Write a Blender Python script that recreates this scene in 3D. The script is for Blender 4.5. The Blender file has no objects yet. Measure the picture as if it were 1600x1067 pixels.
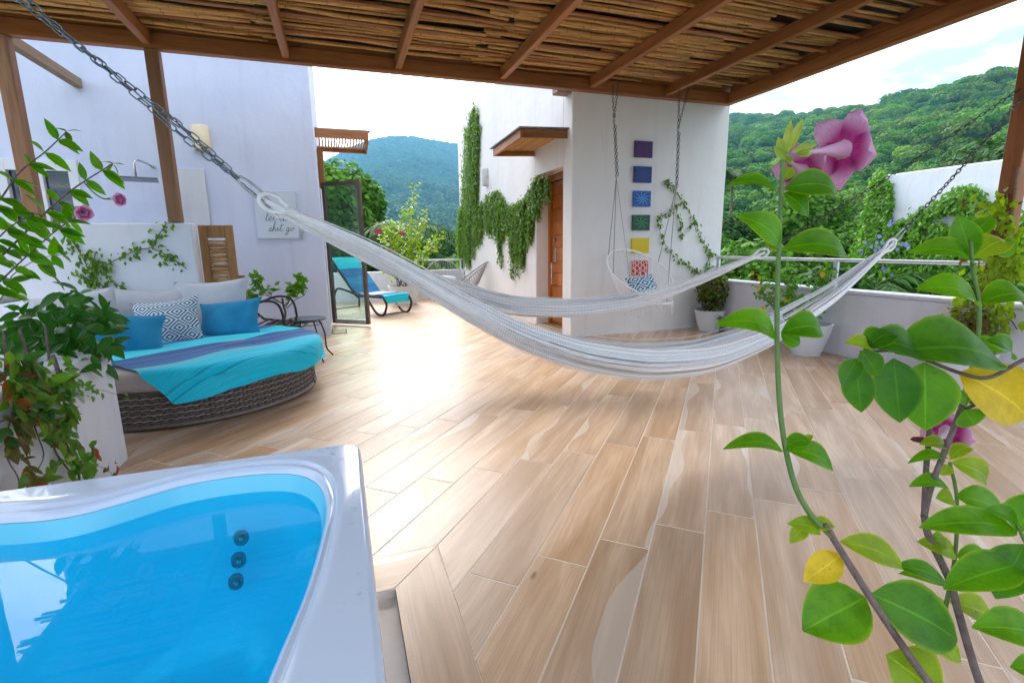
import bpy, bmesh, math, random
import numpy as np
from mathutils import Vector, Matrix

# ------------------------------------------------------------------ camera, sky, sun, exposure
SC = bpy.context.scene
COL = SC.collection
R = math.radians
FPX, YAW, PITCH, ROLL, CAMH = 769.356, R(18.907), R(10.997), R(-0.8205), 1.20
_f = np.array([math.sin(YAW)*math.cos(PITCH), math.cos(YAW)*math.cos(PITCH), -math.sin(PITCH)])
_r = np.array([math.cos(YAW), -math.sin(YAW), 0.0])
_u = np.cross(_r, _f)
_c, _s = math.cos(ROLL), math.sin(ROLL)
RIGHT, DOWN, FWD = _c*_r + _s*_u, -(_c*_u - _s*_r), _f
CAM = np.array([0.0, 0.0, CAMH])
cam_d = bpy.data.cameras.new('camera')
cam_d.sensor_width = 36.0
cam_d.lens = FPX/1600*36
cam_d.clip_start = 0.02
cam_d.clip_end = 20000
cam = bpy.data.objects.new('camera', cam_d)
COL.objects.link(cam)
cam.matrix_world = Matrix(((RIGHT[0], -DOWN[0], -FWD[0], 0), (RIGHT[1], -DOWN[1], -FWD[1], 0), (RIGHT[2], -DOWN[2], -FWD[2], CAMH), (0, 0, 0, 1)))
SC.camera = cam

SUN_EL, SUN_AZ = R(36), R(0)
SUNV = Vector((math.sin(SUN_AZ)*math.cos(SUN_EL), math.cos(SUN_AZ)*math.cos(SUN_EL), math.sin(SUN_EL)))
wd = bpy.data.worlds.new('World')
SC.world = wd
wd.use_nodes = True
nt = wd.node_tree
nt.nodes.clear()
def _wn(t, **kw):
    n = nt.nodes.new(t)
    for k, v in kw.items():
        setattr(n, k, v)
    return n
def _wm(op, a, b=None, c=None, clamp=False):
    n = nt.nodes.new('ShaderNodeMath'); n.operation = op; n.use_clamp = clamp
    for i, x in enumerate((a, b, c)):
        if x is None: continue
        if isinstance(x, (int, float)): n.inputs[i].default_value = x
        else: nt.links.new(x, n.inputs[i])
    return n.outputs[0]
sky = _wn('ShaderNodeTexSky', sky_type='NISHITA', sun_disc=False, sun_elevation=SUN_EL, sun_rotation=SUN_AZ, air_density=1.2, dust_density=0.6, ozone_density=2.0)
tc = _wn('ShaderNodeTexCoord')
sep = _wn('ShaderNodeSeparateXYZ'); nt.links.new(tc.outputs['Generated'], sep.inputs[0])
zc = _wm('ADD', _wm('MAXIMUM', sep.outputs[2], 0.0), 0.10)
comb = _wn('ShaderNodeCombineXYZ')
nt.links.new(_wm('DIVIDE', sep.outputs[0], zc), comb.inputs[0]); nt.links.new(_wm('DIVIDE', sep.outputs[1], zc), comb.inputs[1])
nz = _wn('ShaderNodeTexNoise'); nz.inputs['Scale'].default_value = 0.85; nz.inputs['Detail'].default_value = 8; nz.inputs['Roughness'].default_value = 0.58; nz.inputs['Distortion'].default_value = 0.4
nt.links.new(comb.outputs[0], nz.inputs['Vector'])
nz2 = _wn('ShaderNodeTexNoise'); nz2.inputs['Scale'].default_value = 2.3; nz2.inputs['Detail'].default_value = 7; nz2.inputs['Roughness'].default_value = 0.6
nt.links.new(comb.outputs[0], nz2.inputs['Vector'])
cover = _wn('ShaderNodeMapRange', interpolation_type='SMOOTHSTEP'); nt.links.new(nz.outputs['Fac'], cover.inputs[0])
cover.inputs[1].default_value = 0.22; cover.inputs[2].default_value = 0.42; cover.inputs[4].default_value = 0.96
shade = _wn('ShaderNodeMapRange'); nt.links.new(nz2.outputs['Fac'], shade.inputs[0])
shade.inputs[1].default_value = 0.40; shade.inputs[2].default_value = 0.66; shade.inputs[3].default_value = 2.3; shade.inputs[4].default_value = 8.6
dot = _wn('ShaderNodeVectorMath', operation='DOT_PRODUCT'); nt.links.new(tc.outputs['Generated'], dot.inputs[0]); dot.inputs[1].default_value = SUNV
dpos = _wm('MAXIMUM', dot.outputs['Value'], 0.0)
glow = _wm('ADD', _wm('MULTIPLY', _wm('POWER', dpos, 9.0), 22.0), _wm('MULTIPLY', _wm('POWER', dpos, 40.0), 8.0))
cl = _wm('ADD', shade.outputs[0], glow)
ccol = _wn('ShaderNodeVectorMath', operation='SCALE'); ccol.inputs[0].default_value = (1.02, 0.975, 0.985); nt.links.new(cl, ccol.inputs['Scale'])
mix = _wn('ShaderNodeMix', data_type='RGBA'); nt.links.new(cover.outputs[0], mix.inputs[0]); nt.links.new(sky.outputs[0], mix.inputs[6]); nt.links.new(ccol.outputs[0], mix.inputs[7])
bg = _wn('ShaderNodeBackground'); bg.inputs['Strength'].default_value = 0.14
nt.links.new(mix.outputs[2], bg.inputs[0])
wo = _wn('ShaderNodeOutputWorld'); nt.links.new(bg.outputs[0], wo.inputs[0])

sun_d = bpy.data.lights.new('sun', 'SUN'); sun_d.energy = 0.8; sun_d.angle = R(16); sun_d.color = (1.0, 0.90, 0.76)
sun = bpy.data.objects.new('sun', sun_d); COL.objects.link(sun)
sun.rotation_euler = SUNV.to_track_quat('Z', 'Y').to_euler(); sun.location = (0, 30, 30)

SC.view_settings.view_transform = 'Standard'; SC.view_settings.look = 'None'
SC.view_settings.gamma = 1.0; SC.view_settings.use_curve_mapping = False
SC.view_settings.exposure = 1.76
cy = SC.cycles
cy.use_denoising = True
cy.use_adaptive_sampling = True; cy.adaptive_threshold = 0.025
cy.max_bounces = 7; cy.diffuse_bounces = 4; cy.glossy_bounces = 4; cy.transmission_bounces = 6; cy.transparent_max_bounces = 12; cy.volume_bounces = 1
cy.sample_clamp_indirect = 6.0
cy.caustics_reflective = False; cy.caustics_refractive = False

# ------------------------------------------------------------------ helpers
rng = np.random.default_rng(11)
random.seed(5)
def V3(*a): return np.array(a, float)
def ray(x, y): return (x-800)/FPX*RIGHT + (y-533.5)/FPX*DOWN + FWD
def on_x(x, y, X): d = ray(x, y); return CAM + d*(X/d[0])
def on_y(x, y, Y): d = ray(x, y); return CAM + d*(Y/d[1])
def on_z(x, y, Z): d = ray(x, y); return CAM + d*((Z-CAMH)/d[2])
def at(x, y, depth): return CAM + ray(x, y)*depth
def unit(v): v = np.asarray(v, float); return v/(np.linalg.norm(v)+1e-12)
def rotz(a): c, s = math.cos(a), math.sin(a); return np.array([[c, -s, 0], [s, c, 0], [0, 0, 1.]])
def rotx(a): c, s = math.cos(a), math.sin(a); return np.array([[1., 0, 0], [0, c, -s], [0, s, c]])
def roty(a): c, s = math.cos(a), math.sin(a); return np.array([[c, 0, s], [0, 1., 0], [-s, 0, c]])
def spline(pts, n):
    p = np.asarray(pts, float)
    if len(p) == 2: t = np.linspace(0, 1, n)[:, None]; return p[0]*(1-t)+p[1]*t
    q = np.vstack([2*p[0]-p[1], p, 2*p[-1]-p[-2]])
    out = []
    for tt in np.linspace(0, len(p)-1-1e-9, n):
        i = int(tt); t = tt-i; a, b, c, d = q[i:i+4]
        out.append(.5*((2*b)+(-a+c)*t+(2*a-5*b+4*c-d)*t*t+(-a+3*b-3*c+d)*t**3))
    return np.array(out)
def closed_spline(pts, n):
    p = np.asarray(pts, float); m = len(p); out = []
    for tt in np.linspace(0, m, n, endpoint=False):
        i = int(tt); t = tt-i; a, b, c, d = p[(i-1) % m], p[i % m], p[(i+1) % m], p[(i+2) % m]
        out.append(.5*((2*b)+(-a+c)*t+(2*a-5*b+4*c-d)*t*t+(-a+3*b-3*c+d)*t**3))
    return np.array(out)

ORG = {}
def org(o): return ORG.get(o.name, np.zeros(3)) if o is not None else np.zeros(3)
def thing(name, label, cat, loc=(0, 0, 0), group=None):
    o = bpy.data.objects.new(name, None); COL.objects.link(o)
    o.empty_display_size = 0.1
    o.location = tuple(float(v) for v in loc); ORG[o.name] = np.array(loc, float)
    o['label'] = label; o['category'] = cat
    if group: o['group'] = group
    return o
def tag(o, label=None, cat=None, group=None, kind=None):
    if label: o['label'] = label
    if cat: o['category'] = cat
    if group: o['group'] = group
    if kind: o['kind'] = kind
    return o
class MB:
    def __init__(s): s.v = []; s.f = []; s.uv = []; s.n = 0
    def add(s, v, f, uv=None):
        v = np.asarray(v, float).reshape(-1, 3)
        s.v.append(v); s.f.extend([tuple(int(i)+s.n for i in q) for q in f])
        s.uv.append(np.zeros((len(v), 2)) if uv is None else np.asarray(uv, float)); s.n += len(v); return s
    def box(s, c, size, rot=None, bev=0.0):
        h = np.asarray(size, float)/2
        b = min(bev, .45*min(size)) if bev else 0
        if not b:
            v = np.array([[x, y, z] for x in (-1, 1) for y in (-1, 1) for z in (-1, 1)], float)*h
            f = [(0, 1, 3, 2), (4, 6, 7, 5), (0, 4, 5, 1), (2, 3, 7, 6), (0, 2, 6, 4), (1, 5, 7, 3)]
        else:
            v = []; idx = {}
            for sx in (-1, 1):
                for sy in (-1, 1):
                    for sz in (-1, 1):
                        sg = np.array([sx, sy, sz])
                        for a in range(3):
                            p = sg*(h-b); p[a] = sg[a]*h[a]; idx[(sx, sy, sz, a)] = len(v); v.append(p)
            f = []
            for a in range(3):
                o1, o2 = (a+1) % 3, (a+2) % 3
                for sa in (-1, 1):
                    q = []
                    for (s1, s2) in ((-1, -1), (1, -1), (1, 1), (-1, 1)):
                        k = [0, 0, 0]; k[a] = sa; k[o1] = s1; k[o2] = s2; q.append(idx[(*k, a)])
                    f.append(tuple(q) if sa > 0 else tuple(q[::-1]))
                for s1 in (-1, 1):
                    for s2 in (-1, 1):
                        k0 = [0, 0, 0]; k0[a] = -1; k0[o1] = s1; k0[o2] = s2; k1 = list(k0); k1[a] = 1
                        q = (idx[(*k0, o1)], idx[(*k1, o1)], idx[(*k1, o2)], idx[(*k0, o2)])
                        f.append(q if s1*s2 < 0 else q[::-1])
            for sx in (-1, 1):
                for sy in (-1, 1):
                    for sz in (-1, 1):
                        q = tuple(idx[(sx, sy, sz, a)] for a in range(3)); f.append(q if sx*sy*sz > 0 else q[::-1])
            v = np.array(v)
        if rot is not None: v = v @ np.asarray(rot).T
        return s.add(v+np.asarray(c, float), f, uv=(v[:, :2]))
    def span(s, lo, hi, bev=0.0):
        lo, hi = np.asarray(lo, float), np.asarray(hi, float); return s.box((lo+hi)/2, hi-lo, None, bev)
    def beam(s, a, b, w, h, up=(0, 0, 1), bev=0.0):
        a, b = np.asarray(a, float), np.asarray(b, float); x = unit(b-a); y = unit(np.cross(up, x)); z = np.cross(x, y)
        return s.box((a+b)/2, (np.linalg.norm(b-a), w, h), np.stack([x, y, z], 1), bev)
    def tube(s, pts, r, n=6, closed=False, cap=True, flat=1.0):
        p = np.asarray(pts, float); m = len(p)
        r = np.full(m, r, float) if np.isscalar(r) else np.asarray(r, float)
        if closed: t = np.roll(p, -1, 0)-np.roll(p, 1, 0)
        else: t = np.gradient(p, axis=0)
        t /= np.linalg.norm(t, axis=1)[:, None]+1e-12
        ref = np.array([0, 0, 1.]) if abs(t[0][2]) < .9 else np.array([1., 0, 0])
        a = unit(np.cross(t[0], ref)); vs = []; ang = np.arange(n)*2*math.pi/n
        for i in range(m):
            a = unit(a - t[i]*(a@t[i])); b = np.cross(t[i], a)
            vs.append(p[i]+r[i]*(np.cos(ang)[:, None]*a+flat*np.sin(ang)[:, None]*b))
        f = []
        for i in range(m if closed else m-1):
            j = (i+1) % m
            for k in range(n): f.append((i*n+k, i*n+(k+1) % n, j*n+(k+1) % n, j*n+k))
        if cap and not closed: f.append(tuple(range(n))[::-1]); f.append(tuple((m-1)*n+k for k in range(n)))
        L = np.concatenate([[0], np.cumsum(np.linalg.norm(np.diff(p, axis=0), axis=1))])
        uv = np.array([(L[i], k/n) for i in range(m) for k in range(n)])
        return s.add(np.vstack(vs), f, uv)
    def lathe(s, prof, c=(0, 0, 0), n=24, rot=None, sx=1, sy=1):
        prof = np.asarray(prof, float); m = len(prof); ang = np.arange(n)*2*math.pi/n
        v = np.array([(r*math.cos(a)*sx, r*math.sin(a)*sy, z) for r, z in prof for a in ang])
        if rot is not None: v = v @ np.asarray(rot).T
        f = [(i*n+k, i*n+(k+1) % n, (i+1)*n+(k+1) % n, (i+1)*n+k) for i in range(m-1) for k in range(n)]
        uv = np.array([(k/n*3, i/m) for i in range(m) for k in range(n)])
        return s.add(v+np.asarray(c, float), f, uv)
    def grid(s, P, uv=None):
        P = np.asarray(P, float); a, b = P.shape[:2]
        f = [(i*b+j, (i+1)*b+j, (i+1)*b+j+1, i*b+j+1) for i in range(a-1) for j in range(b-1)]
        if uv is None: uv = np.array([(i/(a-1), j/(b-1)) for i in range(a) for j in range(b)])
        return s.add(P.reshape(-1, 3), f, np.asarray(uv).reshape(-1, 2))
    def prism(s, poly, z0, z1, bev=0.0):
        p = np.asarray(poly, float); n = len(p)
        if bev:
            c = p.mean(0); d = p-c; q = c+d*(1-bev/np.maximum(np.linalg.norm(d, axis=1), bev*3))[:, None]
            v = np.vstack([np.c_[p, np.full(n, z0)], np.c_[p, np.full(n, z1-bev)], np.c_[q, np.full(n, z1)]]); k = 3
        else: v = np.vstack([np.c_[p, np.full(n, z0)], np.c_[p, np.full(n, z1)]]); k = 2
        f = [tuple(range(n))[::-1], tuple((k-1)*n+i for i in range(n))]
        for a in range(k-1): f += [(a*n+i, a*n+(i+1) % n, (a+1)*n+(i+1) % n, (a+1)*n+i) for i in range(n)]
        return s.add(v, f, v[:, :2])
    def scatter(s, T, O, X, Y, Z, S):
        tv, tf, tu = T; N = len(O); tv = np.asarray(tv); k = len(tv); S = np.broadcast_to(np.asarray(S, float), (N,))
        v = O[:, None, :] + S[:, None, None]*(tv[None, :, 0:1]*X[:, None, :]+tv[None, :, 1:2]*Y[:, None, :]+tv[None, :, 2:3]*Z[:, None, :])
        tf = list(tf); base = s.n
        s.v.append(v.reshape(-1, 3)); s.uv.append(np.tile(tu, (N, 1)))
        for i in range(N):
            o = base+i*k; s.f.extend([tuple(a+o for a in q) for q in tf])
        s.n += N*k; return s
    def data(s, name, o=np.zeros(3), smooth=False, recalc=False, sharp=None):
        me = bpy.data.meshes.new(name); V = np.vstack(s.v)-o
        me.from_pydata(V.tolist(), [], s.f)
        U = np.vstack(s.uv); ul = me.uv_layers.new(name='UVMap')
        li = np.empty(len(me.loops), np.int32); me.loops.foreach_get('vertex_index', li)
        ul.data.foreach_set('uv', U[li].astype(np.float32).ravel())
        if recalc:
            bm = bmesh.new(); bm.from_mesh(me); bmesh.ops.recalc_face_normals(bm, faces=bm.faces); bm.to_mesh(me); bm.free()
        if smooth: me.polygons.foreach_set('use_smooth', [True]*len(me.polygons))
        if smooth and sharp: me.set_sharp_from_angle(angle=R(sharp))
        me.update(); return me
    def build(s, name, m, parent=None, smooth=False, recalc=False, sharp=None, kind=None):
        me = s.data(name, org(parent), smooth, recalc, sharp); me.materials.append(m)
        o = bpy.data.objects.new(name, me); COL.objects.link(o)
        if parent is not None: o.parent = parent; ORG[o.name] = org(parent)
        if kind: o['kind'] = kind
        return o
def inst(name, me, parent, loc, rot=None, scale=1.0):
    o = bpy.data.objects.new(name, me); COL.objects.link(o); l = np.asarray(loc, float)-org(parent)
    s = (scale,)*3 if np.isscalar(scale) else scale
    M = np.eye(4); M[:3, :3] = (np.eye(3) if rot is None else np.asarray(rot)) @ np.diag(s); M[:3, 3] = l
    if parent is not None: o.parent = parent
    o.matrix_local = Matrix(M.tolist()); return o
def basis(x, n):
    x = unit(x); n = np.asarray(n, float); y = np.cross(n, x)
    if np.linalg.norm(y) < 1e-5: y = np.cross((0.3, 1, .2), x)
    y = unit(y); return np.stack([x, y, np.cross(x, y)], 1)

# ------------------------------------------------------------------ materials
def newmat(name):
    m = bpy.data.materials.new(name); m.use_nodes = True; n = m.node_tree; n.nodes.clear()
    out = n.nodes.new('ShaderNodeOutputMaterial'); b = n.nodes.new('ShaderNodeBsdfPrincipled'); n.links.new(b.outputs[0], out.inputs[0])
    return m, n, b, out
def N(n, t, ins=None, **kw):
    x = n.nodes.new(t)
    for k, v in kw.items(): setattr(x, k, v)
    for k, v in (ins or {}).items():
        if hasattr(v, 'is_output') or isinstance(v, bpy.types.NodeSocket): n.links.new(v, x.inputs[k])
        else: x.inputs[k].default_value = v
    return x
def Mth(n, op, a, b=0.0, c=0.0, clamp=False): x = N(n, 'ShaderNodeMath', {0: a, 1: b, 2: c}, operation=op); x.use_clamp = clamp; return x.outputs[0]
def Mix(n, fac, a, b, bt='MIX'):
    x = n.nodes.new('ShaderNodeMix'); x.data_type = 'RGBA'; x.blend_type = bt
    for i, v in ((0, fac), (6, a), (7, b)):
        if isinstance(v, bpy.types.NodeSocket): n.links.new(v, x.inputs[i])
        else: x.inputs[i].default_value = v if i == 0 else (*v[:3], 1)
    return x.outputs[2]
def Noise(n, vec, scale, detail=4, rough=.5, dist=0.0): return N(n, 'ShaderNodeTexNoise', {'Vector': vec, 'Scale': scale, 'Detail': detail, 'Roughness': rough, 'Distortion': dist}).outputs['Fac']
def Step(n, v, a, b, lo=0.0, hi=1.0): return N(n, 'ShaderNodeMapRange', {0: v, 1: a, 2: b, 3: lo, 4: hi}, interpolation_type='SMOOTHSTEP').outputs[0]
def Rnd(n):
    a = N(n, 'ShaderNodeObjectInfo').outputs['Random']; g = N(n, 'ShaderNodeNewGeometry').outputs['Random Per Island']
    return Mth(n, 'FRACT', Mth(n, 'ADD', Mth(n, 'MULTIPLY', a, 7.31), g))
def Coord(n, kind='Object', scale=(1, 1, 1)):
    c = N(n, 'ShaderNodeTexCoord').outputs[kind]
    return N(n, 'ShaderNodeMapping', {'Vector': c, 'Scale': scale}).outputs[0]
def Bump(n, b, h, strength, dist=0.01): n.links.new(N(n, 'ShaderNodeBump', {'Height': h, 'Strength': strength, 'Distance': dist}).outputs[0], b.inputs['Normal'])
def nmat(name, c1, c2=None, scale=3.0, rough=.7, spec=.4, bump=0.0, bscale=60.0, bdist=.005, stretch=(1, 1, 1), metal=0.0, coat=0.0, jitter=0.0, sheen=0.0):
    m, n, b, out = newmat(name); c2 = c2 or c1
    co = Coord(n, 'Object', stretch)
    col = Mix(n, Step(n, Noise(n, co, scale, 5, .6), .3, .7), c1, c2)
    if jitter:
        v = Mth(n, 'ADD', 1-jitter, Mth(n, 'MULTIPLY', Rnd(n), 2*jitter)); hs = N(n, 'ShaderNodeHueSaturation', {'Color': col, 'Value': v}); col = hs.outputs[0]
    n.links.new(col, b.inputs['Base Color']); b.inputs['Roughness'].default_value = rough; b.inputs['Metallic'].default_value = metal
    b.inputs['Specular IOR Level'].default_value = spec; b.inputs['Coat Weight'].default_value = coat; b.inputs['Sheen Weight'].default_value = sheen
    if bump: Bump(n, b, Noise(n, co, bscale, 3, .6), bump, bdist)
    return m
def leafmat(name, c1, c2, trans=.35, rough=.38, rim=None):
    m, n, b, out = newmat(name)
    rd = Rnd(n); uv = N(n, 'ShaderNodeTexCoord').outputs['UV']; sp = N(n, 'ShaderNodeSeparateXYZ', {0: uv})
    col = Mix(n, rd, c1, c2)
    ob = Coord(n, 'Object')
    col = Mix(n, Mth(n, 'MULTIPLY', Step(n, Noise(n, ob, 22, 5, .65), .35, .7), .6), col, tuple(x*.62 for x in c1))
    rib = Step(n, Mth(n, 'ABSOLUTE', Mth(n, 'SUBTRACT', sp.outputs[1], .5)), .0, .035, 1.0, 0.0)
    vn = Mth(n, 'ADD', Mth(n, 'MULTIPLY', sp.outputs[0], 11.0), Mth(n, 'MULTIPLY', Mth(n, 'ABSOLUTE', Mth(n, 'SUBTRACT', sp.outputs[1], .5)), -7.0))
    vein = Step(n, Mth(n, 'ABSOLUTE', Mth(n, 'SUBTRACT', Mth(n, 'FRACT', vn), .5)), .0, .09, 1.0, 0.0)
    lines = Mth(n, 'MAXIMUM', Mth(n, 'MULTIPLY', rib, .38), Mth(n, 'MULTIPLY', vein, .07))
    col = Mix(n, lines, col, tuple(min(1, x*1.7+.03) for x in c2))
    col = Mix(n, Mth(n, 'MULTIPLY', Step(n, Noise(n, ob, 75, 3, .6), .69, .74), .7), col, (.16, .10, .03))
    if rim:
        edge = Step(n, Mth(n, 'ABSOLUTE', Mth(n, 'SUBTRACT', sp.outputs[1], .5)), .40, .5)
        col = Mix(n, Mth(n, 'MULTIPLY', edge, .5), col, rim)
    n.links.new(col, b.inputs['Base Color']); b.inputs['Roughness'].default_value = rough; b.inputs['Specular IOR Level'].default_value = .35
    tr = N(n, 'ShaderNodeBsdfTranslucent'); tcol = N(n, 'ShaderNodeHueSaturation', {'Color': col, 'Saturation': 1.15, 'Value': 1.9}).outputs[0]; n.links.new(tcol, tr.inputs[0])
    ms = N(n, 'ShaderNodeMixShader', {0: trans}); n.links.new(b.outputs[0], ms.inputs[1]); n.links.new(tr.outputs[0], ms.inputs[2]); n.links.new(ms.outputs[0], out.inputs[0])
    Bump(n, b, lines, .35, .002)
    return m
def glassmat(name, tint, rough=.02, ior=1.45, mixlo=.04, alpha_tint=None):
    m, n, b, out = newmat(name); n.nodes.remove(b)
    t = N(n, 'ShaderNodeBsdfTransparent', {0: (*tint, 1)}); g = N(n, 'ShaderNodeBsdfGlossy', {'Roughness': rough}); g.inputs[0].default_value = (1, 1, 1, 1)
    lw_ = N(n, 'ShaderNodeLayerWeight', {'Blend': .5}); f0 = ((ior-1)/(ior+1))**2; fr = Mth(n, 'ADD', f0, Mth(n, 'MULTIPLY', Mth(n, 'POWER', lw_.outputs['Facing'], 5.0), 1-f0)); ms = N(n, 'ShaderNodeMixShader', {0: Mth(n, 'MAXIMUM', fr, mixlo)})
    n.links.new(t.outputs[0], ms.inputs[1]); n.links.new(g.outputs[0], ms.inputs[2]); n.links.new(ms.outputs[0], out.inputs[0])
    return m, n, g, t

def plaster(name, c, c2):
    m, n, b, out = newmat(name); co = Coord(n, 'Object')
    col = Mix(n, Step(n, Noise(n, co, .7, 4, .6), .35, .7), c, c2)
    col = Mix(n, Mth(n, 'MULTIPLY', Step(n, Noise(n, Coord(n, 'Object', (5, 5, .5)), 1.4, 6, .7), .50, .76), .5), col, tuple(x*.78 for x in c))
    n.links.new(col, b.inputs['Base Color']); b.inputs['Roughness'].default_value = .88; b.inputs['Specular IOR Level'].default_value = .2
    h = Mth(n, 'ADD', Noise(n, co, 55, 4, .65), Mth(n, 'MULTIPLY', Noise(n, co, 4, 4), 3.5)); Bump(n, b, h, .4, .008)
    return m
M_WALL = plaster('white_plaster', (.74, .77, .85), (.68, .71, .80))
M_WALL2 = plaster('parapet_plaster', (.80, .79, .86), (.74, .73, .80))
M_WALLH = plaster('cream_plaster', (.84, .83, .82), (.77, .76, .755))
M_WALLL = plaster('sky_tinted_plaster', (.60, .66, .82), (.54, .60, .77))  # white plaster with the blue cast of skylight mixed into its colour
M_GREYWALL = plaster('grey_plaster', (.62, .65, .70), (.57, .6, .66))

def plankmat():
    m, n, b, out = newmat('wood_look_tile')
    rd = Rnd(n); uv = N(n, 'ShaderNodeTexCoord').outputs['UV']
    off = N(n, 'ShaderNodeCombineXYZ', {0: Mth(n, 'MULTIPLY', rd, 37.0), 1: Mth(n, 'MULTIPLY', rd, 91.0), 2: Mth(n, 'MULTIPLY', rd, 13.0)}).outputs[0]
    p = N(n, 'ShaderNodeVectorMath', {0: uv, 1: off}, operation='ADD').outputs[0]
    st = N(n, 'ShaderNodeMapping', {'Vector': p, 'Scale': (.75, 6.0, 1)}).outputs[0]
    warp = Noise(n, st, 1.3, 3, .5)
    sp = N(n, 'ShaderNodeSeparateXYZ', {0: uv}); spo = N(n, 'ShaderNodeSeparateXYZ', {0: p})
    ring = Mth(n, 'SINE', Mth(n, 'ADD', Mth(n, 'MULTIPLY', warp, 38.0), Mth(n, 'MULTIPLY', spo.outputs[1], 110.0)))
    fine = Noise(n, N(n, 'ShaderNodeMapping', {'Vector': p, 'Scale': (1.1, 130.0, 1)}).outputs[0], 2.0, 5, .65, .4)
    broad = Noise(n, st, 1.5, 3, .5, .5)
    c = Mix(n, Step(n, broad, .30, .72), (.52, .32, .175), (.75, .545, .375))
    c = Mix(n, Mth(n, 'MULTIPLY', Step(n, ring, -.9, 1.0), .20), c, (.41, .26, .15))
    c = Mix(n, Mth(n, 'MULTIPLY', Step(n, fine, .40, .72), .42), c, (.37, .235, .14))
    # pale sapwood running along one edge
    side = Mth(n, 'SUBTRACT', Mth(n, 'ABSOLUTE', sp.outputs[1]), Mth(n, 'MULTIPLY', Mth(n, 'GREATER_THAN', rd, .5), 0.0))
    sgn = Mth(n, 'SUBTRACT', Mth(n, 'MULTIPLY', Mth(n, 'GREATER_THAN', Mth(n, 'FRACT', Mth(n, 'MULTIPLY', rd, 5.7)), .5), 2.0), 1.0)
    edge = Mth(n, 'ADD', Mth(n, 'MULTIPLY', sp.outputs[1], sgn), Mth(n, 'MULTIPLY', Mth(n, 'SUBTRACT', Noise(n, N(n, 'ShaderNodeMapping', {'Vector': p, 'Scale': (2.0, .5, 1)}).outputs[0], 1.0, 0, .4), .5), .30))
    sap = Mth(n, 'MULTIPLY', Step(n, edge, .080, .084), Mth(n, 'GREATER_THAN', Mth(n, 'FRACT', Mth(n, 'MULTIPLY', rd, 11.3)), .55))
    c = Mix(n, Mth(n, 'MULTIPLY', sap, .55), c, (.74, .67, .58))
    # knots
    vor = N(n, 'ShaderNodeTexVoronoi', {'Vector': N(n, 'ShaderNodeMapping', {'Vector': p, 'Scale': (1.3, 3.6, 1)}).outputs[0], 'Scale': 1.0}).outputs['Distance']
    c = Mix(n, Step(n, vor, .012, .045, .7, 0.0), c, (.08, .045, .025))
    hs = N(n, 'ShaderNodeHueSaturation', {'Color': c, 'Value': Mth(n, 'ADD', .92, Mth(n, 'MULTIPLY', rd, .17)), 'Saturation': Mth(n, 'ADD', .85, Mth(n, 'MULTIPLY', Mth(n, 'FRACT', Mth(n, 'MULTIPLY', rd, 3.3)), .2))})
    n.links.new(hs.outputs[0], b.inputs['Base Color'])
    rg = Mth(n, 'ADD', .27, Mth(n, 'MULTIPLY', Noise(n, N(n, 'ShaderNodeTexCoord').outputs['Object'], 3.0, 4), .14)); n.links.new(rg, b.inputs['Roughness'])
    b.inputs['Specular IOR Level'].default_value = .45
    Bump(n, b, fine, .10, .0015)
    return m
M_PLANK = plankmat()
M_GROUT = nmat('grout', (.88, .80, .72), (.76, .67, .58), 4, .85)
def woodmat(name, c1, c2, c3, rough=.55, axis=(1, 1, 1)):
    m, n, b, out = newmat(name); rd = Rnd(n)
    co = N(n, 'ShaderNodeTexCoord').outputs['Object']
    off = N(n, 'ShaderNodeCombineXYZ', {0: Mth(n, 'MULTIPLY', rd, 11.0), 1: Mth(n, 'MULTIPLY', rd, 23.0), 2: Mth(n, 'MULTIPLY', rd, 5.0)}).outputs[0]
    p = N(n, 'ShaderNodeMapping', {'Vector': N(n, 'ShaderNodeVectorMath', {0: co, 1: off}, operation='ADD').outputs[0], 'Scale': axis}).outputs[0]
    g = Noise(n, p, 14, 6, .62, .6); w = Noise(n, p, 3.2, 4, .55, 1.0)
    c = Mix(n, Step(n, w, .3, .72), c1, c2); c = Mix(n, Mth(n, 'MULTIPLY', Step(n, g, .45, .75), .55), c, c3)
    hs = N(n, 'ShaderNodeHueSaturation', {'Color': c, 'Value': Mth(n, 'ADD', .85, Mth(n, 'MULTIPLY', rd, .3))})
    n.links.new(hs.outputs[0], b.inputs['Base Color']); b.inputs['Roughness'].default_value = rough; b.inputs['Specular IOR Level'].default_value = .35
    Bump(n, b, g, .25, .003); return m
M_BEAMX = woodmat('beam_wood_x', (.29, .105, .034), (.40, .165, .056), (.14, .06, .026), .5, (.25, 4, 4))
M_BEAMY = woodmat('beam_wood_y', (.31, .115, .036), (.43, .18, .060), (.14, .06, .026), .5, (4, .25, 4))
M_POST = woodmat('post_wood', (.25, .125, .065), (.33, .175, .095), (.14, .07, .035), .6, (4, 4, .25))
M_POSTR = woodmat('post_wood_red', (.30, .11, .035), (.38, .15, .05), (.16, .06, .02), .5, (4, 4, .25))
M_OLDWOOD = woodmat('weathered_wood', (.26, .17, .11), (.33, .23, .15), (.15, .10, .065), .7, (2, .4, 4))
M_DOOR = woodmat('door_wood', (.42, .125, .022), (.54, .19, .042), (.26, .07, .012), .38, (5, 5, .4))
M_GATE = woodmat('gate_wood', (.33, .155, .05), (.42, .22, .08), (.19, .09, .03), .5, (4, 4, .3))
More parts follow.
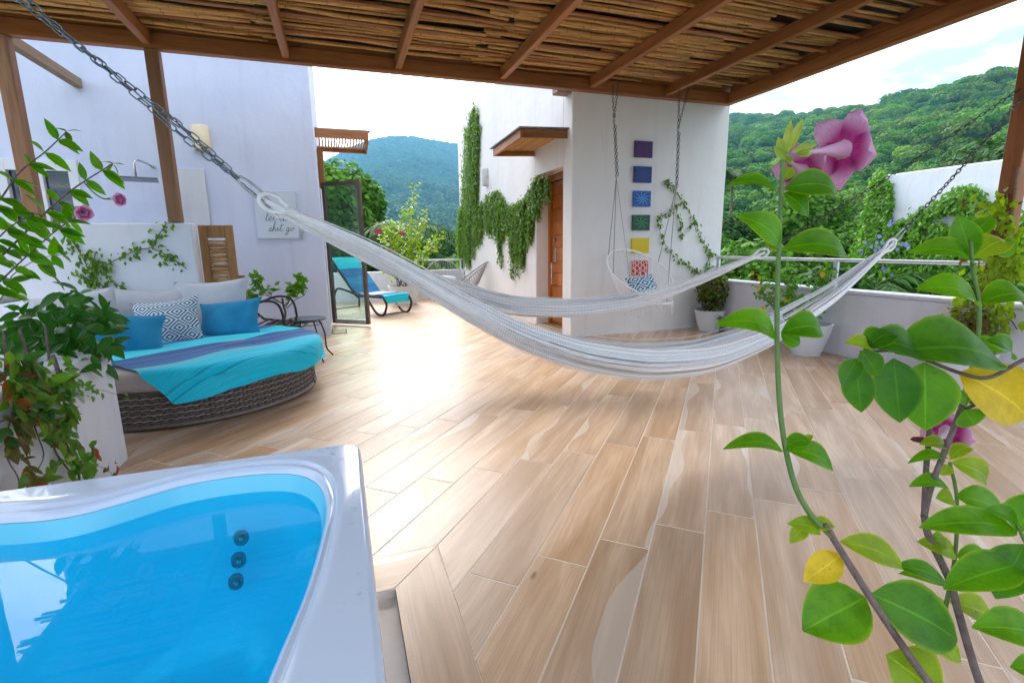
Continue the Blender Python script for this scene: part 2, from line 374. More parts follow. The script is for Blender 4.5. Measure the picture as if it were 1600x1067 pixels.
def canemat():
    m, n, b, out = newmat('cane'); rd = Rnd(n); co = Coord(n, 'Object', (1.0, 12, 12))
    c = Mix(n, rd, (.46, .235, .070), (.76, .455, .165)); c = Mix(n, Mth(n, 'MULTIPLY', Step(n, Noise(n, co, 6, 5, .65), .42, .7), .55), c, (.13, .066, .026))
    nod = Step(n, Mth(n, 'ABSOLUTE', Mth(n, 'SUBTRACT', Mth(n, 'FRACT', Mth(n, 'ADD', Mth(n, 'MULTIPLY', N(n, 'ShaderNodeSeparateXYZ', {0: N(n, 'ShaderNodeTexCoord').outputs['UV']}).outputs[0], 4.0), rd)), .5)), 0.0, .04, .5, 0.0)
    c = Mix(n, nod, c, (.10, .06, .03))
    n.links.new(c, b.inputs['Base Color']); b.inputs['Roughness'].default_value = .65; b.inputs['Specular IOR Level'].default_value = .3
    Bump(n, b, Noise(n, co, 30, 3), .3, .002); return m
M_CANE = canemat()
M_ROOF = nmat('roof_sheet', (.05, .04, .035), (.03, .025, .02), 4, .9)
M_TUB = nmat('tub_acrylic', (.62, .74, .92), (.60, .72, .91), 2, .12, .5, .0, coat=.4)
M_TUBIN = nmat('tub_basin', (.18, .72, .94), (.17, .70, .93), 2, .15, .5)
M_JET = nmat('jet_plastic', (.12, .25, .33), (.10, .2, .28), 3, .25, .5)
M_WATER, _n, _g, _t = glassmat('water', (.20, .86, 1.0), 0.0, 1.33, .02)
_bp = N(_n, 'ShaderNodeBump', {'Height': Noise(_n, Coord(_n, 'Object'), 2.5, 2, .5), 'Strength': .03, 'Distance': .03}); _n.links.new(_bp.outputs[0], _g.inputs['Normal'])
M_STEEL = nmat('steel', (.60, .62, .64), (.42, .45, .48), 20, .28, .5, metal=1.0)
M_CHAIN = nmat('galvanised_chain', (.30, .37, .43), (.16, .21, .26), 30, .3, .5, metal=1.0)
M_IRON = nmat('black_iron', (.018, .018, .02), (.03, .03, .033), 10, .4, .5)
M_DKCHAIN = nmat('dark_chain', (.06, .055, .05), (.10, .09, .08), 20, .45, .5, metal=.6)
M_ALU = nmat('painted_rail', (.74, .76, .80), (.68, .70, .75), 5, .3, .5, metal=.35)
M_BRONZE = nmat('door_frame_metal', (.16, .13, .10), (.12, .10, .08), 10, .4, .5, metal=.5)
M_WHITEMETAL = nmat('white_frame', (.68, .71, .74), (.62, .65, .7), 5, .4, .5)
M_COTTON = nmat('cotton_cord', (.95, .95, .96), (.87, .87, .89), 30, .95, .1, .3, 400, .001, jitter=.07)
def ropeweave(name):
    m, n, b, out = newmat(name); uv = N(n, 'ShaderNodeTexCoord').outputs['UV']
    sp = N(n, 'ShaderNodeSeparateXYZ', {0: uv}); wob = Mth(n, 'MULTIPLY', Noise(n, uv, 9.0, 2), .012)
    d1 = Mth(n, 'SINE', Mth(n, 'MULTIPLY', Mth(n, 'ADD', Mth(n, 'ADD', sp.outputs[0], sp.outputs[1]), wob), 250.0)); d2 = Mth(n, 'SINE', Mth(n, 'MULTIPLY', Mth(n, 'ADD', Mth(n, 'SUBTRACT', sp.outputs[0], sp.outputs[1]), wob), 250.0))
    w1 = Step(n, Mth(n, 'MULTIPLY', d1, d2), -.55, .25)
    c = Mix(n, w1, (.66, .68, .73), (.96, .96, .97)); n.links.new(c, b.inputs['Base Color']); b.inputs['Roughness'].default_value = .95; b.inputs['Specular IOR Level'].default_value = .1
    Bump(n, b, w1, .8, .006); return m
M_WEB = ropeweave('hammock_web')
M_CUSH = nmat('grey_cushion', (.56, .59, .64), (.51, .54, .60), 6, .95, .1, .25, 300, .001, sheen=.2)
M_MATT = nmat('taupe_mattress', (.42, .36, .34), (.36, .31, .30), 6, .95, .1, .25, 300, .001, sheen=.2)
M_TEAL = nmat('teal_cushion', (.014, .21, .42), (.026, .29, .52), 5, .9, .15, .35, 250, .001, sheen=.15)
def patternmat(name, ca, cb, tiles, freq):
    m, n, b, out = newmat(name); uv = N(n, 'ShaderNodeTexCoord').outputs['UV']; sp = N(n, 'ShaderNodeSeparateXYZ', {0: uv})
    def tri(s): return Mth(n, 'ABSOLUTE', Mth(n, 'SUBTRACT', Mth(n, 'FRACT', Mth(n, 'MULTIPLY', s, tiles)), .5))
    d = Mth(n, 'ADD', tri(sp.outputs[0]), tri(sp.outputs[1])); f = Step(n, Mth(n, 'SINE', Mth(n, 'MULTIPLY', d, freq)), -.15, .15)
    c = Mix(n, f, ca, cb); n.links.new(c, b.inputs['Base Color']); b.inputs['Roughness'].default_value = .9; b.inputs['Specular IOR Level'].default_value = .15
    Bump(n, b, Noise(n, uv, 300, 2), .2, .001); return m
M_PATT = patternmat('diamond_cushion', (.02, .16, .27), (.75, .78, .80), 3.0, 31.0)
M_PATT2 = patternmat('swing_cushion', (.02, .20, .34), (.72, .78, .82), 2.0, 22.0)
def stripemat(name, stops):
    m, n, b, out = newmat(name); uv = N(n, 'ShaderNodeTexCoord').outputs['UV']; sp = N(n, 'ShaderNodeSeparateXYZ', {0: uv})
    rp = n.nodes.new('ShaderNodeValToRGB'); rp.color_ramp.interpolation = 'CONSTANT'; n.links.new(sp.outputs[1], rp.inputs[0]); e = rp.color_ramp.elements
    while len(e) > 1: e.remove(e[-1])
    e[0].position = 0; e[0].color = (*stops[0][1], 1)
    for p, c in stops[1:]: q = e.new(p); q.color = (*c, 1)
    th = Noise(n, N(n, 'ShaderNodeMapping', {'Vector': uv, 'Scale': (2, 260, 1)}).outputs[0], 1.0, 2)
    c = Mix(n, Mth(n, 'MULTIPLY', Step(n, th, .4, .7), .22), rp.outputs[0], (.30, .55, .68)); n.links.new(c, b.inputs['Base Color'])
    b.inputs['Roughness'].default_value = .92; b.inputs['Specular IOR Level'].default_value = .1; b.inputs['Sheen Weight'].default_value = .1
    Bump(n, b, th, .25, .001); return m
CY, CY2, NV, NV2, LT = (.003, .60, .84), (.015, .66, .82), (.020, .070, .28), (.035, .13, .38), (.10, .55, .68)
M_BLANKET = stripemat('striped_blanket', [(0, CY), (.10, (.004, .38, .58)), (.108, CY), (.14, (.004, .38, .58)), (.148, CY), (.27, LT), (.34, NV2), (.42, NV), (.50, (.05, .22, .38)), (.515, NV), (.60, CY2), (.80, NV2), (.88, CY)])
BL = (.012, .17, .46); M_TOWEL = stripemat('striped_towel', [(0, CY2), (.12, CY), (.20, CY2), (.29, BL), (.345, (.58, .58, .62)), (.43, CY2), (.50, BL), (.60, (.02, .30, .56)), (.63, BL), (.665, CY), (.69, CY2)])
def wickermat():
    m, n, b, out = newmat('wicker'); rd = Rnd(n)
    uvw = N(n, 'ShaderNodeSeparateXYZ', {0: N(n, 'ShaderNodeTexCoord').outputs['UV']}).outputs[0]; c = Mix(n, Mth(n, 'MULTIPLY', uvw, Mth(n, 'ADD', .55, Mth(n, 'MULTIPLY', rd, .45))), (.12, .085, .070), (.52, .455, .415)); c = Mix(n, Mth(n, 'MULTIPLY', Noise(n, Coord(n, 'Object', (3, 3, 30)), 20, 3), .5), c, (.04, .032, .032))
    n.links.new(c, b.inputs['Base Color']); b.inputs['Roughness'].default_value = .5; return m
M_WICKER = wickermat()
M_POT = nmat('white_pot', (.74, .76, .80), (.66, .69, .74), 4, .6, .3, .15, 80)
M_SOIL = nmat('soil', (.05, .032, .02), (.09, .06, .04), 20, .95, .1, .6, 60)
M_BARK = nmat('bark', (.14, .10, .075), (.24, .18, .14), 8, .85, .2, .6, 40, .01, (1, 1, .3))
M_TWIG = nmat('twig', (.12, .085, .085), (.20, .15, .14), 60, .75, .2, .4, 200, .001)
M_GSTEM = nmat('green_stem', (.10, .19, .045), (.15, .23, .07), 30, .55, .3)
M_LEAF = leafmat('leaf_bright', (.060, .22, .008), (.13, .36, .012), .5, .36, (.30, .46, .02))
M_LEAFY = leafmat('leaf_yellow', (.62, .44, .012), (.70, .52, .03), .4, .4)
M_LEAFYG = leafmat('leaf_yellow_green', (.20, .34, .015), (.28, .42, .02), .4, .4, (.5, .5, .03))
M_LEAFD = leafmat('leaf_dark', (.026, .115, .016), (.055, .18, .026), .32, .35)
M_LEAFM = leafmat('leaf_mid', (.040, .165, .010), (.075, .24, .014), .45, .36, (.2, .36, .02))
M_LEAFV = leafmat('leaf_vine', (.07, .19, .018), (.20, .32, .03), .4, .45)
M_LEAFB = leafmat('leaf_bronze', (.10, .06, .012), (.16, .17, .03), .35, .5)
M_LEAFR = leafmat('leaf_red', (.30, .02, .012), (.40, .10, .02), .4, .5)
M_LEAFT = leafmat('leaf_light', (.08, .23, .015), (.15, .34, .03), .4, .45)
def petalmat():
    m, n, b, out = newmat('allamanda_petal'); uv = N(n, 'ShaderNodeTexCoord').outputs['UV']; sp = N(n, 'ShaderNodeSeparateXYZ', {0: uv})
    c = Mix(n, Step(n, sp.outputs[0], .15, .8), (.42, .02, .17), (.80, .48, .68)); c = Mix(n, Mth(n, 'MULTIPLY', Step(n, Noise(n, N(n, 'ShaderNodeMapping', {'Vector': uv, 'Scale': (2, 14, 1)}).outputs[0], 2, 4), .4, .7), .45), c, (.55, .10, .36))
    n.links.new(c, b.inputs['Base Color']); b.inputs['Roughness'].default_value = .55; b.inputs['Specular IOR Level'].default_value = .2
    tr = N(n, 'ShaderNodeBsdfTranslucent'); n.links.new(c, tr.inputs[0]); ms = N(n, 'ShaderNodeMixShader', {0: .35}); n.links.new(b.outputs[0], ms.inputs[1]); n.links.new(tr.outputs[0], ms.inputs[2]); n.links.new(ms.outputs[0], out.inputs[0]); return m
M_PETAL = petalmat()
M_PTUBE = nmat('petal_tube', (.62, .34, .50), (.60, .48, .56), 12, .5, .2)
M_CALYX = leafmat('calyx', (.30, .42, .06), (.42, .52, .10), .4)
M_PINK = nmat('pink_petal', (.62, .07, .16), (.55, .10, .22), 9, .6, .2)
M_YFLOWER = nmat('yellow_petal', (.72, .50, .01), (.75, .58, .03), 9, .6, .2)
M_BLUEFL = nmat('blue_petal', (.20, .22, .60), (.28, .28, .65), 9, .6, .2)
M_INK = nmat('ink', (.03, .035, .04), (.03, .035, .04), 5, .8)
M_CANVAS = nmat('sign_board', (.56, .65, .74), (.54, .63, .72), 3, .8, .2)
M_LAMP = nmat('onyx_lamp_shade', (.74, .68, .50), (.66, .58, .40), 5, .5, .3)
M_LAMP2 = nmat('carved_lamp_shade', (.66, .63, .62), (.5, .47, .46), 14, .6, .3, .5, 30)
M_GLASS, _, _, _ = glassmat('door_glass', (.72, .84, .79), .01, 1.5, .07)
M_DKGLASS = nmat('dark_window_glass', (.012, .016, .02), (.012, .016, .02), 2, .02, .9)
M_TABLEGLASS, _, _, _ = glassmat('table_glass', (.35, .55, .5), .02, 1.5, .12)
M_STONE = nmat('stone', (.13, .14, .17), (.22, .23, .26), 14, .6, .3, .4, 40)
M_GREYCORD = nmat('grey_cord', (.30, .27, .27), (.36, .33, .33), 20, .6, .3)
M_BROWNCUSH = nmat('brown_cushion', (.17, .115, .10), (.2, .14, .12), 6, .9, .1)
M_RECESS = nmat('recess_tile', (.42, .30, .17), (.30, .21, .12), 12, .6, .3, .2, 50)
M_DRAIN = nmat('drain_dark', (.03, .03, .035), (.05, .05, .05), 12, .7)  # near-black tone for the floor drain and the daybed core
# ------------------------------------------------------------------ ground, hills, forest
def fnoise(x, y, seed, scale, octs=4):
    g = np.random.default_rng(seed); x = np.asarray(x, float)/scale; y = np.asarray(y, float)/scale; out = 0; amp = 1.0
    for o in range(octs):
        T = g.random((64, 64)); xi = np.floor(x).astype(int); yi = np.floor(y).astype(int); fx = x-xi; fy = y-yi; fx = fx*fx*(3-2*fx); fy = fy*fy*(3-2*fy)
        a = T[xi % 64, yi % 64]; b = T[(xi+1) % 64, yi % 64]; c = T[xi % 64, (yi+1) % 64]; d = T[(xi+1) % 64, (yi+1) % 64]
        out = out+amp*((a*(1-fx)+b*fx)*(1-fy)+(c*(1-fx)+d*fx)*fy-.5); x = x*2.03; y = y*2.03; amp *= .5
    return out
GZ = -10.0
M_GROUND = nmat('forest_floor', (.035, .06, .015), (.06, .085, .025), .05, .95, .1)
MB().grid(np.array([[(x, y, GZ) for y in np.linspace(-3800, 3800, 5)] for x in np.linspace(-3800, 3800, 5)])).build('ground', M_GROUND, kind='structure')
def pxdir(x, y): d = ray(x, y); return math.atan2(d[0], d[1]), d[2]/math.hypot(d[0], d[1])
def ridge_fn(px):
    a = np.array([pxdir(*p) for p in px]); o = np.argsort(a[:, 0]); return a[o, 0], a[o, 1]
RA, RE = ridge_fn([(860, 300), (960, 225), (1050, 185), (1142, 178), (1200, 174), (1260, 170), (1320, 164), (1370, 155), (1430, 140), (1500, 121), (1560, 107), (1600, 97), (1750, 70), (2000, 60), (2600, 80)])
def hill_right(az, r):
    el = np.interp(az, RA, RE); rr = np.interp(az, [RA[0], R(42), R(55), R(66), R(90)], [900, 820, 560, 420, 330])
    zr = rr*el+CAMH-9; t = np.clip((r-38)/(rr-38), 0, 1.6)
    x, y = r*np.sin(az), r*np.cos(az)
    prof = np.where(t < 1, .25*t+.75*t**1.35, 1-(t-1)*1.6)
    z = GZ-1+(zr-GZ+1)*prof
    return z+fnoise(x, y, 3, 90, 4)*14*np.clip(t*2.2, 0, 1)*np.clip(1.25-np.abs(t-1)*0-t*.9, .12, 1)
LA, LE = ridge_fn([(-700, 390), (-200, 372), (150, 345), (350, 310), (470, 268), (510, 250), (545, 231), (580, 219), (612, 212), (645, 211), (685, 218), (715, 224), (770, 232), (850, 250), (1000, 290), (1150, 350)])
def hill_left(az, r):
    el = np.interp(az, LA, LE); rr = 2900.0; zr = rr*el+CAMH-9; t = np.clip((r-520)/(rr-520), 0, 1.3)
    x, y = r*np.sin(az), r*np.cos(az)
    prof = np.where(t < 1, .12*t+.88*t**1.5, 1-(t-1)*1.5)
    gul = -np.abs(fnoise(x, y, 9, 520, 4))*230+60
    return GZ-2+(zr-GZ)*prof+gul*np.clip(t*2.0, 0, 1)*np.clip(1.06-t, 0.02, 1)
def terrain(name, fn, a0, a1, r0, r1, na, nr):
    A = np.linspace(a0, a1, na); Rr = r0*(r1/r0)**np.linspace(0, 1, nr); aa, rr = np.meshgrid(A, Rr, indexing='ij')
    P = np.stack([rr*np.sin(aa), rr*np.cos(aa), fn(aa, rr)], -1); return MB().grid(P).build(name, M_GROUND, smooth=True, kind='structure')
terrain('hillside', hill_right, R(22), R(100), 38, 1100, 110, 90)
terrain('mountain', hill_left, R(-40), R(45), 520, 3500, 120, 100)

CARD = (np.array([[-.5, -.35, 0], [.15, -.5, .06], [.6, 0, 0], [.1, .5, .06], [-.5, .3, 0]]), [(0, 1, 2, 3, 4)], np.array([[0, .2], [.5, 0], [1, .5], [.5, 1], [0, .8]]))
def rand_dirs(n, g): v = g.normal(size=(n, 3)); return v/np.linalg.norm(v, axis=1)[:, None]
def cards(mb, O, nrm, size, g, T=CARD, tilt=.6):
    n = len(O); Z = nrm+tilt*g.normal(size=(n, 3)); Z /= np.linalg.norm(Z, axis=1)[:, None]; X = np.cross(Z, rand_dirs(n, g)); X /= np.linalg.norm(X, axis=1)[:, None]+1e-9
    mb.scatter(T, O, X, np.cross(Z, X), Z, size*g.uniform(.6, 1.4, n)); return mb
def foliagemat(name, dark, light, trans=.2, use_obj=True):
    m, n, b, out = newmat(name)
    ob = N(n, 'ShaderNodeObjectInfo').outputs['Random']; isl = N(n, 'ShaderNodeNewGeometry').outputs['Random Per Island']
    pos = N(n, 'ShaderNodeNewGeometry').outputs['Position']; c = Mix(n, isl, dark, light); c = Mix(n, Mth(n, 'MULTIPLY', Step(n, Noise(n, pos, .018, 4, .6), .42, .68), .6), c, tuple(x*y for x, y in zip(light, (1.7, 1.25, .7)))) if use_obj else c; c = Mix(n, Mth(n, 'MULTIPLY', ob, .75), c, tuple(x*y for x, y in zip(dark, (1.5, .95, .9)))) if use_obj else c
    hs = N(n, 'ShaderNodeHueSaturation', {'Color': c, 'Hue': Mth(n, 'ADD', .47, Mth(n, 'MULTIPLY', ob, .05)), 'Value': Mth(n, 'ADD', .6, Mth(n, 'MULTIPLY', Mth(n, 'FRACT', Mth(n, 'MULTIPLY', ob, 9.7)), .9))}); c = hs.outputs[0] if use_obj else c
    n.links.new(c, b.inputs['Base Color']); b.inputs['Roughness'].default_value = .6; b.inputs['Specular IOR Level'].default_value = .2
    tr = N(n, 'ShaderNodeBsdfTranslucent'); n.links.new(c, tr.inputs[0]); ms = N(n, 'ShaderNodeMixShader', {0: trans}); n.links.new(b.outputs[0], ms.inputs[1]); n.links.new(tr.outputs[0], ms.inputs[2]); n.links.new(ms.outputs[0], out.inputs[0]); return m
M_FOREST = foliagemat('forest_leaves', (.026, .130, .007), (.100, .29, .012), .32)
M_FAR = foliagemat('far_forest_leaves', (.022, .080, .012), (.05, .14, .02), .1)
M_TREE = foliagemat('tree_leaves', (.035, .13, .010), (.12, .30, .018), .35, False)
M_TREED = foliagemat('dark_tree_leaves', (.015, .062, .010), (.045, .14, .018), .28, False)
M_PALM = foliagemat('palm_leaves', (.018, .07, .014), (.05, .15, .02), .2, False)
def crown_mesh(name, seed, lobes, per, size, m, flat=.75):
    g = np.random.default_rng(seed); mb = MB()
    for i in range(lobes):
        d = rand_dirs(1, g)[0]; d[2] = abs(d[2])*.8; c = d*np.array([.62, .62, .45])*(0 if i == 0 else g.uniform(.7, 1)); rad = g.uniform(.42, .62)*(1.15 if i == 0 else 1)
        u = rand_dirs(per, g); u[:, 2] = np.where(u[:, 2] < -.35, -u[:, 2], u[:, 2])
        cards(mb, c+u*rad*np.array([1, 1, flat])*g.uniform(.8, 1.06, per)[:, None]+np.array([0, 0, .35]), u, size, g, tilt=.45)
        th = np.arange(7)*2*math.pi/7; mb.lathe([(0.01, .60*rad*flat), (.5*rad, .42*rad*flat), (.68*rad, 0), (.5*rad, -.4*rad*flat), (.01, -.5*rad*flat)], c+np.array([0, 0, .35]), 7)
    me = mb.data(name); me.materials.append(m); return me
def scatter_gn(name, pts, scl, protos, m):
    pc = bpy.data.collections.new(name+'_sources')
    for i, me in enumerate(protos): pc.objects.link(bpy.data.objects.new(name+'_crown', me))
    me = bpy.data.meshes.new(name); me.from_pydata(np.asarray(pts).tolist(), [], [])
    a = me.attributes.new('scl', 'FLOAT', 'POINT'); a.data.foreach_set('value', np.asarray(scl, np.float32))
    o = bpy.data.objects.new(name, me); COL.objects.link(o); o['kind'] = 'stuff'
    ng = bpy.data.node_groups.new(name+'_scatter', 'GeometryNodeTree')
    ng.interface.new_socket('Geometry', in_out='INPUT', socket_type='NodeSocketGeometry'); ng.interface.new_socket('Geometry', in_out='OUTPUT', socket_type='NodeSocketGeometry')
    gi = ng.nodes.new('NodeGroupInput'); go = ng.nodes.new('NodeGroupOutput'); ip = ng.nodes.new('GeometryNodeInstanceOnPoints'); m2p = ng.nodes.new('GeometryNodeMeshToPoints')
    ci = ng.nodes.new('GeometryNodeCollectionInfo'); ci.inputs['Collection'].default_value = pc; ci.inputs['Separate Children'].default_value = True
    rv = ng.nodes.new('FunctionNodeRandomValue'); rv.data_type = 'FLOAT_VECTOR'; rv.inputs[0].default_value = (-.12, -.12, 0); rv.inputs[1].default_value = (.12, .12, 6.28)
    na = ng.nodes.new('GeometryNodeInputNamedAttribute'); na.data_type = 'FLOAT'; na.inputs['Name'].default_value = 'scl'
    L = ng.links.new
    L(gi.outputs[0], m2p.inputs[0]); L(m2p.outputs[0], ip.inputs['Points']); L(ci.outputs[0], ip.inputs['Instance']); ip.inputs['Pick Instance'].default_value = True
    L(rv.outputs[0], ip.inputs['Rotation']); L(na.outputs[0], ip.inputs['Scale']); L(ip.outputs[0], go.inputs[0])
    md = o.modifiers.new('scatter', 'NODES'); md.node_group = ng; return o
def polar_pts(fn, a0, a1, r0, r1, n, g, power=2.0):
    a = g.uniform(a0, a1, n); r = (g.uniform(r0**power, r1**power, n))**(1/power); z = fn(a, r); return np.stack([r*np.sin(a), r*np.cos(a), z], 1), r
protos = [crown_mesh('forest_crown', 20+i, 9, 230, .10, M_FOREST, .8) for i in range(4)]
g = np.random.default_rng(4)
P, r = polar_pts(hill_right, R(24), R(80), 70, 900, 7500, g, 1.45)
scatter_gn('hillside_forest', P, (2.6+5.4*g.random(len(P))**1.8)*np.interp(r, [70, 250, 900], [.75, 1, 1.25]), protos, M_FOREST)
fprotos = [crown_mesh('far_crown', 40+i, 3, 26, .42, M_FAR, .8) for i in range(3)]
P, r = polar_pts(hill_left, R(-22), R(24), 540, 3100, 34000, g, 1.6)
scatter_gn('mountain_forest', P, g.uniform(7.0, 12.5, len(P)), fprotos, M_FAR)
P, r = polar_pts(lambda a, r: np.full_like(r, GZ-1.5), R(-20), R(26), 48, 560, 2600, g, 1.5)
scatter_gn('valley_forest', P, g.uniform(4.0, 6.5, len(P)), protos, M_FOREST)
for nm, lb in (('hillside_forest', 'green forest canopy covering the steep hillside on the right'), ('mountain_forest', 'hazy blue forest covering the distant mountain'), ('valley_forest', 'green treetops filling the valley below the mountain')):
    tag(bpy.data.objects[nm], lb, 'forest')

# ------------------------------------------------------------------ terrace floor
PA = R(41.98)
U = np.array([math.cos(PA), -math.sin(PA)]); W = np.array([math.sin(PA), math.cos(PA)])
PW, PL, GAP = .2016, 1.203, .0060
slab = MB()
slab.span((-4.6, -2.6, -.32), (0.03, 1.55, -.034)); slab.span((-4.6, 1.62, -.32), (5.3, 12.2, -.0014)); slab.span((.10, -2.6, -.32), (5.3, 1.62, -.0014)); slab.span((0.03, -2.6, -.32), (.10, 1.55, -.034)); slab.span((-4.6, 1.55, -.32), (.10, 1.62, -.034))
floor = slab.build('floor', M_GROUT, kind='structure')
def clip(poly, nx, ny, d):
    out = []
    for i in range(len(poly)):
        p, q = poly[i], poly[(i+1) % len(poly)]; a, b = p[0]*nx+p[1]*ny-d, q[0]*nx+q[1]*ny-d
        if a >= 0: out.append(p)
        if (a >= 0) != (b >= 0): t = a/(a-b); out.append((p[0]+(q[0]-p[0])*t, p[1]+(q[1]-p[1])*t))
    return out
def area(p): return .5*abs(sum(p[i][0]*p[(i+1) % len(p)][1]-p[(i+1) % len(p)][0]*p[i][1] for i in range(len(p)))) if len(p) > 2 else 0
def inpx(X, Y):
    q = np.array([X, Y, 0])-CAM; d = q@FWD
    if d < .1: return None
    return 800+FPX*(q@RIGHT)/d, 533.5+FPX*(q@DOWN)/d, d
BX, BY = .29, 1.825
regions = [[(1, 0, BX), (-1, 0, -4.98), (0, 1, -.9), (0, -1, -5.80)], [(1, 0, -1.27), (-1, 0, -BX), (0, 1, BY+.002), (0, -1, -5.80)], [(1, 0, -2.3), (-1, 0, 1.27), (0, 1, 3.33), (0, -1, -5.66)], [(1, 0, -1.34), (-1, 0, -2.81), (0, 1, 5.80), (0, -1, -7.22)], [(1, 0, -.6), (-1, 0, -2.81), (0, 1, 7.22), (0, -1, -11.62)]]
planks = []
for k in range(-60, 62):
    u0 = k*PW; w0 = 2.246+.2*k
    for j in range(-14, 14):
        c0 = w0+PL*j
        if c0 < -6 or c0 > 16: continue
        pts = [U*(u0+GAP/2)+W*(c0+GAP/2), U*(u0+PW-GAP/2)+W*(c0+GAP/2), U*(u0+PW-GAP/2)+W*(c0+PL-GAP/2), U*(u0+GAP/2)+W*(c0+PL-GAP/2)]
        pts = [tuple(p) for p in pts]; ctr = U*(u0+PW/2)+W*(c0+PL/2); pieces = []
        for reg in regions:
            q = pts
            for h in reg: q = clip(q, *h) if len(q) > 2 else []
            if area(q) > .002: pieces.append(q)
        if pieces: planks.append((ctr, pieces))
def vis(pc):
    best = 0
    for q in pc:
        for (X, Y) in list(q)+[tuple(np.mean(q, 0))]:
            e = inpx(X, Y)
            if e and -60 < e[0] < 1660 and 380 < e[1] < 1120: best = max(best, 1/e[2])
    return best
planks.sort(key=lambda t: -vis(t[1]))
fullmesh = None
def plank_mb(ctr, pieces, local):
    mb = MB()
    for q in pieces:
        q = np.array(q)
        mb.prism(q, -.012, 0.0, .0016 if len(pieces) == 1 else 0.0)
        rel = mb.v[-1][:, :2]-ctr; mb.uv[-1] = np.stack([rel@W, rel@U], 1)
        if local:
            v = mb.v[-1].copy(); v[:, 0], v[:, 1] = rel@W, rel@U; mb.v[-1] = v
    return mb
LROT = np.array([[W[0], U[0], 0], [W[1], U[1], 0], [0, 0, 1.]])
rest = MB(); nfull = PL*PW
for i, (ctr, pieces) in enumerate(planks):
    if i < 300:
        full = len(pieces) == 1 and len(pieces[0]) == 4 and area(pieces[0]) > (PL-GAP)*(PW-GAP)-1e-4
        if full and fullmesh is not None: me = fullmesh
        else:
            me = plank_mb(ctr, pieces, True).data('plank', recalc=True); me.materials.append(M_PLANK)
            if full: fullmesh = me
        inst('plank', me, floor, (ctr[0], ctr[1], 0), LROT)
    else:
        m2 = plank_mb(ctr, pieces, False); rest.v += m2.v; rest.uv += m2.uv; rest.f += [tuple(a+rest.n for a in f) for f in m2.f]; rest.n += m2.n
if rest.n: rest.build('plank_remainder', M_PLANK, floor, recalc=True, kind='stuff')
# mitred border tiles round the tub recess
def border(poly, along):
    c = np.mean(poly, 0); me = MB(); me.prism(poly, -.03, .0, .0016); rel = me.v[-1][:, :2]-c
    a = np.array(along); me.uv[-1] = np.stack([rel@a, rel@np.array([-a[1], a[0]])], 1); me.build('border_tile', M_PLANK, floor, recalc=True)
border([(.10, .42), (.288, .42), (.288, 1.823), (.10, 1.623)], (0, 1)); border([(.10, -.9), (.288, -.9), (.288, .417), (.10, .417)], (0, 1))
border([(.098, 1.625), (.286, 1.825), (-.9, 1.825), (-.9, 1.625)], (1, 0)); border([(-.903, 1.625), (-.903, 1.825), (-1.268, 1.825), (-1.268, 1.625)], (1, 0))

# ------------------------------------------------------------------ buildings and walls
def wallbox(name, label, cat, boxes, m, bev=.012, **kw):
    mb = MB()
    for lo, hi in boxes: mb.span(lo, hi, bev)
    o = mb.build(name, m); tag(o, label, cat); return o
DX = 2.81; HY = 5.81
house = thing('guest_house', 'white plaster block with wooden door and six bright square panels', 'building', (DX, HY, 0))
DY0, DY1, DH = 6.08, 7.03, 2.2
hw = MB()
hw.span((DX, HY, -.3), (5.18, DY0, 4.0), .012); hw.span((DX, DY1, -.3), (5.18, 11.93, 4.0), .012); hw.span((DX, DY0-.001, DH), (5.18, DY1+.001, 3.997)); hw.span((DX+.33, DY0-.001, -.3), (5.17, DY1+.001, DH+.01))
hw.build('wall', M_WALLH, house)
step = MB().span((DX-.02, DY0-.02, -.01), (DX+.33, DY1+.02, .012), .004).build('door_sill', M_RECESS, house)
dr = MB(); dr.span((DX+.25, DY0+.05, .014), (DX+.29, DY1-.05, DH-.09), .003); door = dr.build('door', M_DOOR, house)
for i in range(11):
    z0 = .05+i*.186; MB().span((DX+.238, DY0+.30, z0), (DX+.252, DY1-.08, z0+.180), .004).build('door_board', M_DOOR, door)
MB().span((DX+.236, DY0+.06, .03), (DX+.252, DY0+.29, DH-.11), .004).build('door_stile', M_DOOR, door)
fr = MB(); fr.span((DX+.20, DY0, .0), (DX+.33, DY0+.05, DH)); fr.span((DX+.20, DY1-.05, .0), (DX+.33, DY1, DH)); fr.span((DX+.198, DY0, DH-.09), (DX+.33, DY1, DH-.001)); fr.build('door_frame', M_DOOR, house)
hy = DY1-.20
hd = MB(); hd.span((DX+.222, hy-.03, .95), (DX+.237, hy+.03, 1.16), .004); hd.tube([(DX+.23, hy, .94), (DX+.17, hy, .94), (DX+.17, hy, .62), (DX+.23, hy, .62)], .012, 6); hd.lathe([(0.001, 0), (.03, 0), (.03, .02), (.001, .022)], (DX+.225, hy, 1.27), 10, roty(-math.pi/2)); hd.build('door_handle', M_STEEL, door)
eb = MB(); eb.span((2.62, 5.83, 3.0), (2.81, 5.99, 3.12), .006); tag(eb.build('beam_stub', M_OLDWOOD), 'short grey wooden beam end poking out at the guest house corner', 'beam')
